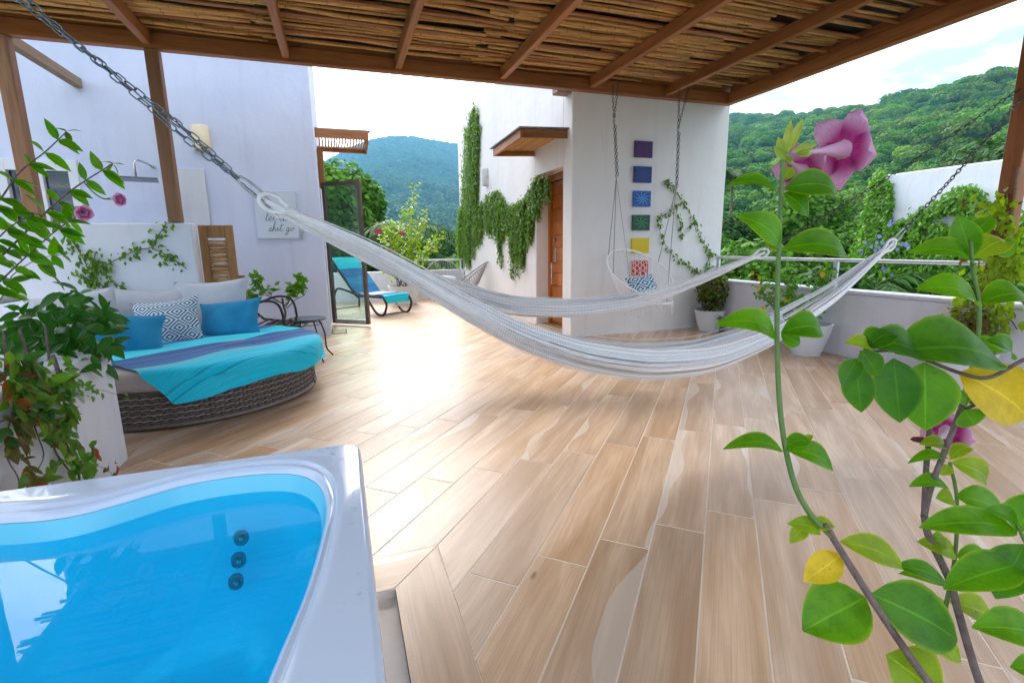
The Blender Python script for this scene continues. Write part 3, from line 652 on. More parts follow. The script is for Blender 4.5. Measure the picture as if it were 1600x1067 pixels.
# canopy over guest house door
cn = thing('door_canopy', 'small sloping wooden canopy above the guest house door', 'canopy', (DX, 6.5, 2.5))
MB().beam((2.20, 5.95, 2.535), (2.20, 7.09, 2.505), .035, .10, bev=.004).build('fascia', M_BEAMY, cn)
MB().beam((2.22, 5.965, 2.535), (2.81, 5.965, 2.56), .035, .10, bev=.004).build('side_beam', M_BEAMX, cn); MB().beam((2.22, 7.075, 2.505), (2.81, 7.075, 2.53), .035, .10, bev=.004).build('side_beam', M_BEAMX, cn)
mb = MB(); mb.add([(2.15, 5.90, 2.602), (2.81, 5.90, 2.627), (2.81, 7.14, 2.597), (2.15, 7.14, 2.572), (2.15, 5.90, 2.588), (2.81, 5.90, 2.613), (2.81, 7.14, 2.583), (2.15, 7.14, 2.558)], [(0, 1, 2, 3), (7, 6, 5, 4), (0, 4, 5, 1), (1, 5, 6, 2), (2, 6, 7, 3), (3, 7, 4, 0)]); mb.build('roof_sheet', M_STONE, cn, recalc=True)
for i in range(24):
    x = 2.235+i*.0238; zz = 2.572+(x-2.2)*.04
    MB().tube(np.array([(x+rng.normal(0, .003), y, zz-.012-(y-5.95)*.027+rng.normal(0, .002)) for y in np.linspace(5.985, 7.055, 5)]), .011, 5).build('cane', M_CANE, cn, smooth=True)
sc = thing('wall_lamp', 'carved pale wall lamp on the vine covered house wall', 'wall lamp', (DX, 9.55, 2.35))
MB().lathe([(.09, 0), (.10, .02), (.10, .27), (.09, .30)], (DX-.0, 9.55, 2.35), 16).build('lamp_shade', M_LAMP2, sc, smooth=True, sharp=40)

# left house
LH = thing('left_house', 'tall white plaster house wall behind the round daybed', 'building', (-.2, 7.22, 0))
LY = 7.22
lw = MB(); WX0, WX1, WZ0, WZ1 = -3.50, -2.76, 1.02, 2.22
lw.span((-3.64, LY, -.3), (WX0, 7.86, 4.6)); lw.span((-7.0, LY+.3, -.3), (-3.641, 10.4, 2.5)); lw.span((WX1, LY, -.3), (-.2, 7.86, 4.6)); lw.span((WX0-.001, LY, -.3), (WX1+.001, 7.86, WZ0)); lw.span((WX0-.001, LY, WZ1), (WX1+.001, 7.86, 4.597)); lw.span((-3.64, 8.55, -.3), (-.2, 10.4, 4.6), .01); lw.span((-3.638, 7.859, 2.45), (-.203, 8.551, 4.595)); lw.span((-3.638, 7.859, -.3), (-.75, 8.551, 2.46))
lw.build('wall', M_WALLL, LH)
wn = MB()
for a, b in (((WX0, LY-.03, WZ0), (WX0+.09, LY+.08, WZ1)), ((WX1-.09, LY-.03, WZ0), (WX1, LY+.08, WZ1)), ((WX0+.09, LY-.03, WZ1-.12), (WX1-.09, LY+.08, WZ1)), ((WX0+.09, LY-.03, WZ0), (WX1-.09, LY+.08, WZ0+.06)), ((-3.17, LY-.025, WZ0+.06), (-3.09, LY+.08, WZ1-.12))): wn.span(a, b, .004)
wf = wn.build('window_frame', M_WHITEMETAL, LH)
MB().span((WX0+.09, LY+.03, WZ0+.06), (-3.17, LY+.04, WZ1-.12)).build('pane', M_DKGLASS, wf); MB().span((-3.09, LY+.03, WZ0+.06), (WX1-.09, LY+.04, WZ1-.12)).build('pane', M_DKGLASS, wf)
pb = MB(); pb.span((-1.83, 7.185, 0), (-1.49, 7.217, 2.17), .004); tag(pb.build('wall_slab', M_GREYWALL), 'flat grey slab against the left wall behind the pergola post', 'wall slab')
lowall = MB(); lowall.span((-4.6, 5.66, -.02), (-1.34, 5.86, 1.46), .012); lowall.span((-4.6, 5.861, -.02), (-4.4, 7.21, 1.46)); tag(lowall.build('low_wall', M_WALL), 'white shoulder high wall behind the daybed cushions', 'wall')
# canopy with open canes beside the glass door
cl_ = thing('cane_canopy', 'cane canopy with daylight gaps above the open glass door', 'canopy', (-.2, 8.2, 2.5))
MB().beam((-.2, 7.88, 2.80), (.53, 7.88, 2.80), .03, .12, bev=.004).build('fascia', M_BEAMX, cl_); MB().beam((-.2, 8.52, 2.70), (.53, 8.52, 2.70), .03, .08, bev=.004).build('side_beam', M_BEAMX, cl_)
MB().beam((.515, 7.89, 2.77), (.515, 8.51, 2.70), .03, .12, bev=.004).build('end_beam', M_BEAMY, cl_)
MB().span((-.205, 7.87, 2.862), (.56, 8.0, 2.872)).build('roof_edge', M_STONE, cl_)
for i in range(17):
    x = -.16+i*.040+rng.normal(0, .004); MB().tube([(x, 7.90, 2.80), (x+.01, 8.2, 2.76+rng.normal(0, .004)), (x+rng.normal(0, .006), 8.5, 2.715)], .0115, 5).build('cane', M_CANE, cl_, smooth=True)
MB().span((-.205, 8.30, 2.10), (-.12, 8.46, 2.655), .005).build('bracket_post', M_GATE, cl_)
gd = thing('glass_door', 'open glass door leaf with brown metal frame', 'door', (-.19, 8.30, 0))
gA, gB = V3(-.17, 8.31, 0), V3(.37, 7.89, 0); gx = unit(gB-gA); ex = lambda a, z: gA+gx*a+V3(0, 0, z); GL = np.linalg.norm(gB-gA)
for a, b in (((.03, .03), (.03, 2.18)), ((GL-.03, .03), (GL-.03, 2.18))): MB().beam(ex(*a), ex(*b), .06, .05, up=(gx[1], -gx[0], 0), bev=.004).build('stile', M_BRONZE, gd)
MB().beam(ex(.06, 2.15), ex(GL-.06, 2.15), .05, .06, bev=.004).build('top_rail', M_BRONZE, gd); MB().beam(ex(.06, .06), ex(GL-.06, .06), .05, .07, bev=.004).build('bottom_rail', M_STEEL, gd)
MB().beam(ex(.055, 1.10), ex(GL-.055, 1.10), .008, 2.06).build('pane', M_GLASS, gd)
dg = MB(); dg.span((-.19, 7.35, .001), (.02, 7.75, .004)); tag(dg.build('floor_drain', M_DRAIN), 'narrow dark floor drain at the foot of the left house', 'drain'); 
MB().span((-.17, 7.37, .004), (.0, 7.73, .007), .002).build('drain_cover', M_RECESS, bpy.data.objects['floor_drain'])

# parapets with rails
def parapet(name, label, boxes, m): return wallbox(name, label, 'parapet', boxes, m)
parapet('right_parapet', 'low pinkish grey parapet wall along the right side of the terrace', [((4.98, -2.6, -.3), (5.16, 5.80, .66))], M_WALL2)
MB().span((4.955, -2.6, .661), (5.185, 5.80, .695), .006).build('coping', M_WALL, bpy.data.objects['right_parapet'])
parapet('back_parapet', 'low white parapet at the far end of the terrace', [((-.6, 11.62, -.3), (2.80, 11.80, .66))], M_WALL)
planter = wallbox('planter_wall', 'white planter wall on the left overgrown with creeper', 'planter', [((-1.42, -2.4, -.3), (-1.27, 3.33, .67)), ((-2.25, 3.18, -.3), (-1.421, 3.33, .67)), ((-2.40, -2.4, -.3), (-2.251, 3.33, .67))], M_WALL)
MB().span((-2.25, -2.4, .3), (-1.42, 3.18, .60)).build('soil', M_SOIL, planter)
parapet('left_parapet', 'low white parapet behind the daybed on the left', [((-2.46, 3.335, -.3), (-2.30, 5.655, .67))], M_WALL)
def rail(name, label, a, b, h, posts, base=.69):
    t = thing(name, label, 'railing', (a[0], a[1], base)); a = V3(*a, h); b = V3(*b, h)
    MB().beam(a, b, .045, .035, bev=.008).build('handrail', M_ALU, t)
    for f in posts:
        p = a*(1-f)+b*f; MB().box((p[0], p[1], (base+h-.018)/2), (.035, .05, h-.018-base), None, .004).build('post', M_ALU, t)
    return t
rail('railing', 'white metal handrail above the right parapet', (5.05, -2.5), (5.05, 5.74), 1.0, (.05, .3, .573, .78, .995))
rail('railing', 'white metal handrail at the far end above the back parapet', (-.2, 11.7), (2.79, 11.7), .90, (.05, .55, .98), .66)
t = rail('railing', 'short white handrail poking through the planter leaves', (-1.55, -2.2), (-1.55, 3.2), .98, (.1, .5, .9), .60)

# ------------------------------------------------------------------ pergola
pg = thing('pergola', 'brown timber pergola roofed with canes over the terrace', 'pergola', (1.2, 2.0, 0))
PY1, PY0, PX0, PX1 = 5.77, -.55, -2.78, 5.06
MB().beam((PX0, PY1-.045, 3.07), (PX1+.05, PY1-.045, 3.07), .09, .14, bev=.006).build('front_beam', M_BEAMX, pg)
RX = [-2.60, -1.50, -.35, .73, 1.88, 2.99, 4.06]
for x in RX: MB().beam((x, PY0, 3.085), (x, PY1-.092, 3.085), .065, .115, bev=.005).build('rafter', M_BEAMY, pg)
MB().beam((PX1, PY0, 3.07), (PX1, PY1-.092, 3.07), .09, .14, bev=.006).build('side_beam', M_BEAMY, pg)
MB().beam((PX0, PY0-.05, 3.07), (PX1+.05, PY0-.05, 3.07), .09, .14, bev=.006).build('rear_beam', M_BEAMX, pg)
for x in (-1.475, -2.56): MB().span((x-.055, 5.665, 1.463), (x+.055, 5.775, 2.998), .006).build('post', M_POST, pg)
MB().span((-1.62, 2.45, .60), (-1.52, 2.56, 3.01), .006).build('post', M_POST, pg)
rp = MB().span((4.93, 2.44, .698), (5.04, 2.56, 2.998), .006).build('post', M_POSTR, pg); tag(rp, 'reddish brown post wrapped in creeper')
MB().beam((-2.62, 5.80, 3.05), (-2.62, 7.21, 3.05), .08, .10, bev=.006).build('tie_beam', M_OLDWOOD, pg)
MB().span((PX0, PY0, 3.225), (PX1+.05, PY1, 3.24)).build('roof_cover', M_ROOF, pg)
def stick_mesh(L, r, seed):
    g = np.random.default_rng(seed); n = 6; x = np.linspace(-L/2, L/2, n); return MB().tube(np.stack([x, np.cumsum(g.normal(0, .009, n)), np.cumsum(g.normal(0, .005, n))], 1), r*(1+g.normal(0, .12, n)), 5)
smesh = []
for i in range(12):
    me = stick_mesh(2.05+.08*(i % 4), .0125+.0035*(i % 3), 100+i).data('cane', smooth=True); me.materials.append(M_CANE); smesh.append(me)
y = 5.62; rows = []
while y > PY0+.1: rows.append(y); y -= .0385+rng.uniform(-.004, .005)
srest = MB(); cnt = 0; bat_y = np.arange(5.35, PY0, -.36)
for ri, y in enumerate(rows):
    if np.abs(bat_y-y).min() < .035: continue
    for k, x in enumerate((-1.66, 0.5, 2.62, 4.0)):
        xx = x+rng.uniform(-.12, .12) if k < 3 else 3.86+rng.uniform(-.06, .02)
        z = 3.165+rng.uniform(0, .022)+(.02 if k % 2 else 0); rz = rng.normal(0, .010)
        if cnt < 300 and y > 2.35:
            inst('cane', smesh[int(rng.integers(12))], pg, (xx, y, z), rotz(rz) @ rotx(rng.uniform(0, 6)), (1.0, 1, 1)); cnt += 1
        else:
            mm = stick_mesh(2.15, .0145, int(rng.integers(1e6))); v = mm.v[0] @ rotz(rz).T+np.array([xx, y, z]); srest.add(v, mm.f, mm.uv[0])
srest.build('cane_remainder', M_CANE, pg, smooth=True, kind='stuff')
MB().span((PX1-.03, PY0, 3.1405), (PX1+.015, PY1-.1, 3.224), .003).build('light_stop_board', M_BEAMY, pg); MB().span((PX0, PY1-.06, 3.1405), (PX1+.05, PY1-.02, 3.224), .003).build('light_stop_board', M_BEAMX, pg)  # added boards, block sky light leaking in between beams and roof cover
for y in bat_y: MB().span((PX0+.05, y-.022, 3.150), (PX1-.05, y+.022, 3.168), .003).build('batten', M_BEAMX, pg)
# ------------------------------------------------------------------ hot tub
tub = thing('hot_tub', 'white acrylic hot tub filled with bright blue water', 'hot tub', (-1.0, .55, -.03))
CT = V3(-.988, .55); TZ = .60
inner = closed_spline([(-.075, 1.20), (-.115, 1.38), (-.225, 1.465), (-.43, 1.475), (-.65, 1.385), (-.85, 1.415), (-1.1, 1.46), (-1.5, 1.46), (-1.8, 1.38), (-1.92, 1.1), (-1.86, .6), (-1.92, 0), (-1.8, -.3), (-1.3, -.4), (-.9, -.36), (-.3, -.4), (-.1, -.25), (-.06, .1), (-.19, .45), (-.145, .70), (-.10, .92)], 168)
ang = np.arctan2(inner[:, 1]-CT[1], inner[:, 0]-CT[0]); o_ = np.argsort(ang); ang = ang[o_]; rad_in = np.linalg.norm(inner-CT, axis=1)[o_]
NA = 240; TH = np.linspace(-math.pi, math.pi, NA, endpoint=False); RIN = np.interp(TH, np.r_[ang-2*math.pi, ang, ang+2*math.pi], np.tile(rad_in, 3))
def rrect(th, hx, hy, rr):
    out = []
    for t in th:
        d = np.array([math.cos(t), math.sin(t)]); lo, hi = 0.0, 4.0
        for _ in range(40):
            m_ = (lo+hi)/2; p = np.abs(d*m_); q = np.maximum(p-np.array([hx-rr, hy-rr]), 0)
            ins = (p[0] <= hx and p[1] <= hy and (np.linalg.norm(q) <= rr))
            lo, hi = (m_, hi) if ins else (lo, m_)
        out.append(lo)
    return np.array(out)
ROUT = rrect(TH, 1.006, 1.0, .04)
# snap the polar rays so that the corners are sampled
def ring(rv, z): return np.stack([CT[0]+rv*np.cos(TH), CT[1]+rv*np.sin(TH), np.broadcast_to(z, TH.shape)], 1)
def tubskin(rings):
    m_ = len(rings); v = np.vstack(rings); n = NA
    f = [(i*n+k, i*n+(k+1) % n, (i+1)*n+(k+1) % n, (i+1)*n+k) for i in range(m_-1) for k in range(n)]; return v, f
rim = [ring(ROUT-.03, -.025), ring(ROUT-.03, .545), ring(ROUT, .55), ring(ROUT, TZ-.02), ring(ROUT-.005, TZ-.005), ring(ROUT-.014, TZ), ring(ROUT-.016, TZ)]
mid = lambda f: ROUT*(1-f)+RIN*f
rim += [ring(mid(.55), TZ+.0), ring(RIN+.034, TZ+.0), ring(RIN+.030, TZ-.003), ring(RIN+.025, TZ-.010), ring(RIN+.019, TZ-.012), ring(RIN+.012, TZ-.009), ring(RIN+.004, TZ-.014), ring(RIN-.004, TZ-.028)]
v, f = tubskin(rim); MB().add(v, f).build('rim', M_TUB, tub, smooth=True, sharp=50)
bas = [ring(RIN-.0045, TZ-.029), ring(RIN-.018, TZ-.07), ring(RIN*.975-.02, .46), ring(RIN*.95-.02, .30), ring(RIN*.92-.03, .16), ring(RIN*.84-.03, .085), ring(RIN*.6, .06), ring(RIN*.02, .06)]
v, f = tubskin(bas); MB().add(v, f).build('basin', M_TUBIN, tub, smooth=True)
v, f = tubskin([ring(RIN-.0205, .526), ring(RIN*.66, .526), ring(RIN*.33, .526), ring(RIN*.01, .526)]); MB().add(v, f).build('water', M_WATER, tub, smooth=True)
for (x, y) in ((377, 841), (373, 876), (369, 910)):
    p = on_y(x, y, 1.335); nrm = unit((0.25, -1, .35)); B = basis(np.cross((0, 0, 1), nrm), nrm)
    j = MB().lathe([(.001, .010), (.009, .010), (.0105, .005), (.012, .005), (.0155, .0075), (.018, .003), (.0185, -.03)], p, 16, B).build('jet', M_JET, tub, smooth=True)
    MB().lathe([(.001, .018), (.005, .017), (.006, .008)], p, 8, B).build('nozzle', M_STEEL, j, smooth=True)
dm, dn, dt = [], [], MB()
g = np.random.default_rng(8)
for (cx, cy, n, sp) in ((-.06, 1.47, 26, .035), (-.03, 1.22, 16, .03), (-.035, 1.05, 14, .04), (-.75, 1.50, 12, .07), (-.05, .85, 10, .05)):
    for i in range(n):
        x = min(cx+g.normal(0, sp), -.012); yy = min(cy+g.normal(0, sp), 1.535); r = g.uniform(.0015, .005)
        if np.hypot(x-CT[0], yy-CT[1]) < np.interp(math.atan2(yy-CT[1], x-CT[0]), TH, RIN)+.07: continue
        dt.lathe([(r, .0), (r*.9, r*.3), (r*.5, r*.52), (.0004, r*.6)], (x, yy, TZ+.0004), 7, None, g.uniform(.8, 2.4), g.uniform(.8, 1.6))
M_DROP, _, _, _ = glassmat('water_drop', (.9, .95, 1), 0, 1.33, .12)
if dt.n: dt.build('splash_drops', M_DROP, tub, smooth=True, kind='stuff')

# ------------------------------------------------------------------ daybed
DC = V3(-1.22, 4.70); DR = .95
day = thing('daybed', 'round wicker daybed with grey mattress beside the low wall', 'daybed', (DC[0], DC[1], 0))
def arcwall(mb, a0, a1, Rr, z0, z1, rows, cols):
    for r in range(rows):
        za = z0+(z1-z0)*r/rows; zb = z0+(z1-z0)*(r+1)/rows; zm = (za+zb)/2; h = (zb-za)*.44
        off = r % 2; lt = 1.0 if r % 2 == 1 else 0.10; h = h*(.55 if lt > .5 else 1.25)
        for c in range(cols):
            t0 = a0+(a1-a0)*c/cols; t1 = a0+(a1-a0)*(c+1)/cols
            out_ = .010 if (c+off) % 2 == 0 else -.002
            vs = []
            for t, o in ((t0, -.004), (t0*.7+t1*.3, out_), (t0*.3+t1*.7, out_), (t1, -.004)):
                for z in (zm-h, zm+h): vs.append((DC[0]+(Rr+o)*math.cos(t), DC[1]+(Rr+o)*math.sin(t), z))
            mb.add(vs, [(0, 2, 3, 1), (2, 4, 5, 3), (4, 6, 7, 5)], np.tile((lt, 0), (8, 1)))
def segment(a0, a1, name, Rr=DR-.03):
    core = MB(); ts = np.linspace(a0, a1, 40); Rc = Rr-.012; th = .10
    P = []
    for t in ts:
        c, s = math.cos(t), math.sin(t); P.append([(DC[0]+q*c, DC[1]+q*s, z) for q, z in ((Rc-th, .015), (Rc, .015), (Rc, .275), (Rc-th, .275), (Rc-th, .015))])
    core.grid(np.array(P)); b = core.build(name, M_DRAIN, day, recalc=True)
    w = MB(); arcwall(w, a0, a1, Rr, .045, .278, 12, int((a1-a0)*30)); w.build('weave', M_WICKER, b, kind='stuff')
    rm = MB(); rm.tube([(DC[0]+(Rr+.004)*math.cos(t), DC[1]+(Rr+.004)*math.sin(t), .03) for t in ts], .016, 6); rm.tube([(DC[0]+(Rr+.004)*math.cos(t), DC[1]+(Rr+.004)*math.sin(t), .27) for t in ts], .012, 6); rm.build('edge_band', M_WICKER, b, smooth=True)
segment(R(-107), R(-9), 'base_segment'); segment(R(-6.5), R(88), 'base_segment'); segment(R(-207), R(-110), 'base_segment', DR-.10); segment(R(91), R(151), 'base_segment', DR-.10)
MR = 1.0; prof = [(.001, .295), (MR-.05, .285), (MR-.015, .295), (MR, .32), (MR, .375), (MR-.02, .405), (MR-.07, .418), (.001, .425)]
MB().lathe(prof, (DC[0], DC[1], 0), 96).build('mattress', M_MATT, day, smooth=True, recalc=True)
# blanket draped over the mattress
bA = unit((.74, .67, 0)); bB = unit((-.67, .74, 0)); P0 = V3(-.985, 3.39, 0); nS, nT = 90, 70; LS, LT_ = 1.80, 1.62
P = np.zeros((nS, nT, 3)); UVb = np.zeros((nS, nT, 2)); g = np.random.default_rng(2)
for i in range(nS):
    for j in range(nT):
        s_, t_ = i/(nS-1), j/(nT-1); q = P0+bA*s_*LS+bB*t_*LT_; d = q[:2]-DC; r = np.linalg.norm(d); d = d/r; r = min(r, MR-.05+.205+.045*max(0, 1-s_*5)+.008*math.sin(13*s_+3*t_))
        wr = .006*math.sin(17*s_+5*t_+2*math.sin(9*t_))+.005*math.sin(31*t_+8*s_)+.004*math.sin(40*s_*t_+3)
        if r < MR-.05: p = np.r_[DC+d*r, .429+wr*.8+.004]
        else:
            ex_ = r-(MR-.05); a = min(ex_/.075, 1.0)*math.pi/2
            if ex_ < .075*1.2: p = np.r_[DC+d*(MR-.05+.068*math.sin(a)), .433-.068*(1-math.cos(a))+wr*.5]
            else: p = np.r_[DC+d*(MR+.022+.010*math.sin(22*s_)+wr), .433-.068-(ex_-.09)]
        P[i, j] = p; UVb[i, j] = (s_, t_)
bl = MB().grid(P, UVb).build('striped_blanket', M_BLANKET, None, smooth=True); tag(bl, 'turquoise and navy striped blanket draped over the daybed', 'blanket')
def pillow(name, label, ctr, w, h, t, xaxis, normal, m, cat='cushion', group=None, seed=0):
    B = basis(xaxis, normal); n = 18; g = np.random.default_rng(seed); ph = g.uniform(0, 6, 4); mb = MB()
    for sgn in (1, -1):
        G = np.zeros((n, n, 3)); UVp = np.zeros((n, n, 2))
        for i in range(n):
            for j in range(n):
                x, y_ = -1+2*i/(n-1), -1+2*j/(n-1); e = 1-.13*(1-x*x)*(abs(y_)**2); e2 = 1-.13*(1-y_*y_)*(abs(x)**2)
                z = ((1-abs(x)**2.6)*(1-abs(y_)**2.6))**.55; wr = .05*math.sin(4*x+ph[0]+2*y_)*math.sin(3.2*y_+ph[1])
                G[i, j] = np.asarray(ctr)+B @ np.array([x*w/2*e2, y_*h/2*e, sgn*t/2*z*(1+wr)]); UVp[i, j] = ((x+1)/2, (y_+1)/2)
        mb.grid(G, UVp)
    o = mb.build(name, m, None, smooth=True, recalc=True); tag(o, label, cat, group); return o
def pil(name, label, px, Y, w, h, t, roll, lean, m, yaw=0, seed=0):
    c = on_y(px[0], px[1], Y); xa = rotz(yaw) @ np.array([math.cos(roll), 0, math.sin(roll)]); nn = rotz(yaw) @ np.array([0, -math.cos(lean), math.sin(lean)])
    return pillow(name, label, c, w, h, t, xa, nn, m, seed=seed)
pil('back_cushion', 'light grey back cushion at the left end of the daybed', (128, 500), 5.10, .62, .50, .18, .10, .30, M_CUSH, R(35), 1)
pil('back_cushion', 'light grey back cushion behind the diamond patterned cushion', (238, 492), 5.46, .70, .53, .18, -.03, .25, M_CUSH, R(4), 2)
pil('back_cushion', 'light grey back cushion at the right behind a teal cushion', (334, 479), 5.46, .68, .54, .18, .05, .25, M_CUSH, R(-8), 3)
pil('throw_cushion', 'teal blue cushion leaning on the left side of the daybed', (196, 523), 4.62, .54, .40, .15, -.16, .6, M_TEAL, R(20), 4)
pil('throw_cushion', 'blue and white diamond patterned cushion on the daybed', (264, 505), 5.06, .52, .46, .14, .10, .45, M_PATT, R(6), 5)
pil('throw_cushion', 'teal blue cushion on the right side of the daybed', (359, 498), 5.22, .58, .40, .15, .10, .6, M_TEAL, R(-12), 6)

# ------------------------------------------------------------------ gate, sign, lamp, shower
gt = thing('louvred_gate', 'small wooden gate leaf with cane infill beside the low wall', 'gate', (-1.2, 5.93, .1))
gx0, gx1, gy_, gz0, gz1 = -1.345, -1.03, 5.90, .10, 1.45
for a, b, nm in (((gx0, gy_, gz0), (gx0+.075, gy_+.045, gz1), 'stile'), ((gx1-.075, gy_, gz0), (gx1, gy_+.045, gz1), 'stile'), ((gx0+.076, gy_, gz1-.13), (gx1-.076, gy_+.044, gz1-.002), 'rail'), ((gx0+.076, gy_, gz0), (gx1-.076, gy_+.044, gz0+.10), 'rail')): MB().span(a, b, .005).build(nm, M_GATE, gt)
for i in range(46):
    z = gz0+.115+i*.0238; MB().tube([(gx0+.07, gy_+.02, z+rng.normal(0, .002)), ((gx0+gx1)/2, gy_+.016+rng.normal(0, .003), z+rng.normal(0, .003)), (gx1-.07, gy_+.02, z)], .0112, 5).build('cane', M_CANE, gt, smooth=True)
MB().span((gx1+.002, gy_+.02, .62), (gx1+.06, gy_+.06, .93), .004).build('latch_block', M_GATE, gt)
sg = thing('wall_sign', 'pale blue square sign with handwritten lettering on the left wall', 'sign', (-.73, LY, 1.34))
MB().span((-.975, LY-.03, 1.335), (-.485, LY-.002, 1.935), .003).build('board', M_CANVAS, sg)
ST = {'l': [[(0, .1), (.12, .5), (.2, 1.0), (.1, 1.0), (.08, .4), (.12, .05), (.25, .05), (.36, .18)]], 'e': [[(-.05, .18), (.2, .3), (.24, .45), (.12, .46), (.06, .22), (.14, .03), (.34, .1), (.42, .2)]], 't': [[(0, .15), (.12, .5), (.16, .85), (.1, .3), (.14, .04), (.3, .08), (.4, .18)], [(0, .62), (.34, .68)]], 'h': [[(0, .1), (.16, .6), (.2, 1.0), (.1, .95), (.06, .02), (.14, .34), (.24, .42), (.28, .25), (.28, .05), (.4, .1), (.46, .2)]], 'a': [[(.3, .38), (.14, .42), (.05, .2), (.12, .04), (.26, .14), (.32, .4), (.3, .1), (.4, .06), (.5, .2)]], 's': [[(0, .15), (.2, .46), (.26, .2), (.16, .03), (.04, .08), (.3, .06), (.4, .18)]], 'i': [[(0, .15), (.1, .42), (.1, .1), (.18, .04), (.3, .18)], [(.13, .62), (.14, .66)]], 'g': [[(.3, .38), (.14, .42), (.05, .2), (.12, .04), (.28, .16), (.32, .42), (.26, -.3), (.12, -.42), (.08, -.28), (.4, .1), (.48, .18)]], 'o': [[(.2, .42), (.06, .3), (.06, .1), (.18, .02), (.3, .16), (.28, .38), (.2, .42), (.36, .34), (.46, .38)]]}
ADV = {'l': .34, 'e': .40, 't': .38, 'h': .45, 'a': .48, 's': .38, 'i': .28, 'g': .46, 'o': .44}
def script(words_, x, z, h):
    mb = MB()
    for ch in words_:
        if ch == ' ': x += .28*h; continue
        for st in ST[ch]:
            p = spline(np.array([(x+(a+.25*b)*h, LY-.031, z+b*h) for a, b in st]), max(6, 5*len(st))); mb.tube(p, .0021, 4)
        x += ADV[ch]*h
    return mb
script('let that', -.87, 1.555, .115).build('lettering', M_INK, sg); script('shit go', -.845, 1.425, .115).build('lettering', M_INK, sg)
hk = MB(); hk.tube(np.array([(-.44+.022*math.cos(a), LY-.012, 1.375+.055*math.sin(a)) for a in np.linspace(.5, 6.6, 18)]), .006, 6); hk.tube([(-.425, LY, 1.42), (-.425, LY-.02, 1.42)], .008, 6); tag(hk.build('wall_hook', M_STEEL, None, smooth=True), 'steel snap hook on the wall beside the sign', 'hook')
lm = thing('wall_lamp', 'cream stone wall lamp high on the left house wall', 'wall lamp', (-1.48, LY, 2.38))
MB().lathe([(.085, 0), (.10, .015), (.10, .275), (.09, .29), (.08, .285), (.08, .01)], (-1.48, LY-.005, 2.385), 20).build('lamp_shade', M_LAMP, lm, smooth=True, sharp=40)
sh = thing('rain_shower', 'square rain shower head on a bent arm', 'shower', (-2.08, LY, 2.18))
MB().tube([(-2.02, LY, 2.17), (-2.02, 7.05, 2.19), (-2.06, 6.84, 2.2), (-2.08, 6.80, 2.17), (-2.08, 6.80, 2.0)], .011, 8).build('arm', M_STEEL, sh, smooth=True)
MB().box((-2.08, 6.80, 1.985), (.40, .40, .014), rotz(.25), .003).build('head_plate', nmat('shaded_shower_metal', (.16, .17, .19), (.13, .14, .16), 8, .35, .5, metal=.8), sh); MB().lathe([(.001, -.012), (.035, -.012), (.035, .0), (.001, .0)], (-2.02, LY-.002, 2.17), 14, rotx(math.pi/2)).build('flange', M_STEEL, sh, recalc=True)  # plate metal darkened to carry the shade on its underside

# ------------------------------------------------------------------ square colour panels
def panelmat(name, c1, c2, rays, swirl, kind='ray'):
    m, n, b, out = newmat(name); uv = N(n, 'ShaderNodeTexCoord').outputs['UV']; sp = N(n, 'ShaderNodeSeparateXYZ', {0: uv})
    x = Mth(n, 'SUBTRACT', sp.outputs[0], .5); y = Mth(n, 'SUBTRACT', sp.outputs[1], .5); r = Mth(n, 'SQRT', Mth(n, 'ADD', Mth(n, 'MULTIPLY', x, x), Mth(n, 'MULTIPLY', y, y)))
    if kind == 'ray':
        a = Mth(n, 'ARCTAN2', y, x); s = Mth(n, 'SINE', Mth(n, 'ADD', Mth(n, 'MULTIPLY', a, rays), Mth(n, 'MULTIPLY', r, swirl))); f = Mth(n, 'MULTIPLY', Step(n, s, .1, .9), Step(n, r, .05, .5, 1.0, .12))
    elif kind == 'flat': f = Mth(n, 'MULTIPLY', Noise(n, uv, 5, 5), .6)
    else:
        l1 = Mth(n, 'ABSOLUTE', Mth(n, 'SINE', Mth(n, 'MULTIPLY', Mth(n, 'ADD', x, y), 8.4))); l2 = Mth(n, 'ABSOLUTE', Mth(n, 'SINE', Mth(n, 'MULTIPLY', Mth(n, 'SUBTRACT', x, y), 8.4))); f = Step(n, Mth(n, 'MINIMUM', l1, l2), .16, .24, 1.0, 0.0)
    n.links.new(Mix(n, f, c1, c2), b.inputs['Base Color']); b.inputs['Roughness'].default_value = .55; return m
for i, (nm, z0, mt, lb) in enumerate((('purple', 2.395, panelmat('purple_panel', (.055, .010, .10), (.10, .02, .15), 8, 6, 'flat'), 'dark purple square panel, topmost of the wall column'), ('indigo', 2.085, panelmat('indigo_panel', (.010, .030, .19), (.03, .09, .32), 10, 7), 'deep indigo square panel below the purple one'), ('blue', 1.78, panelmat('blue_panel', (.010, .085, .38), (.12, .50, .80), 10, 9), 'bright blue square panel with pale swirling rays'), ('green', 1.475, panelmat('green_panel', (.012, .075, .050), (.03, .42, .07), 7, 8), 'dark green square panel with bright green rays'), ('yellow', 1.175, panelmat('yellow_panel', (.70, .52, .005), (.74, .58, .02), 9, 5, 'flat'), 'plain yellow square panel above the red one'), ('red', .88, panelmat('red_panel', (.55, .012, .008), (.75, .62, .55), 5, 5, 'lattice'), 'red square panel with white lattice, lowest of the column'))):
    t = thing('wall_panel', lb, 'wall art', (3.81, HY, z0), 'coloured square panels on the guest house wall')
    MB().span((3.685, HY-.03, z0-.10), (3.95, HY-.003, z0+.10), .003).build('backing', M_CANVAS if False else mt, t)
    q = MB(); q.add([(3.687, HY-.0315, z0-.098), (3.948, HY-.0315, z0-.098), (3.948, HY-.0315, z0+.098), (3.687, HY-.0315, z0+.098)], [(0, 1, 2, 3)], [(0, 0), (1, 0), (1, 1), (0, 1)]); q.build('canvas', mt, t)

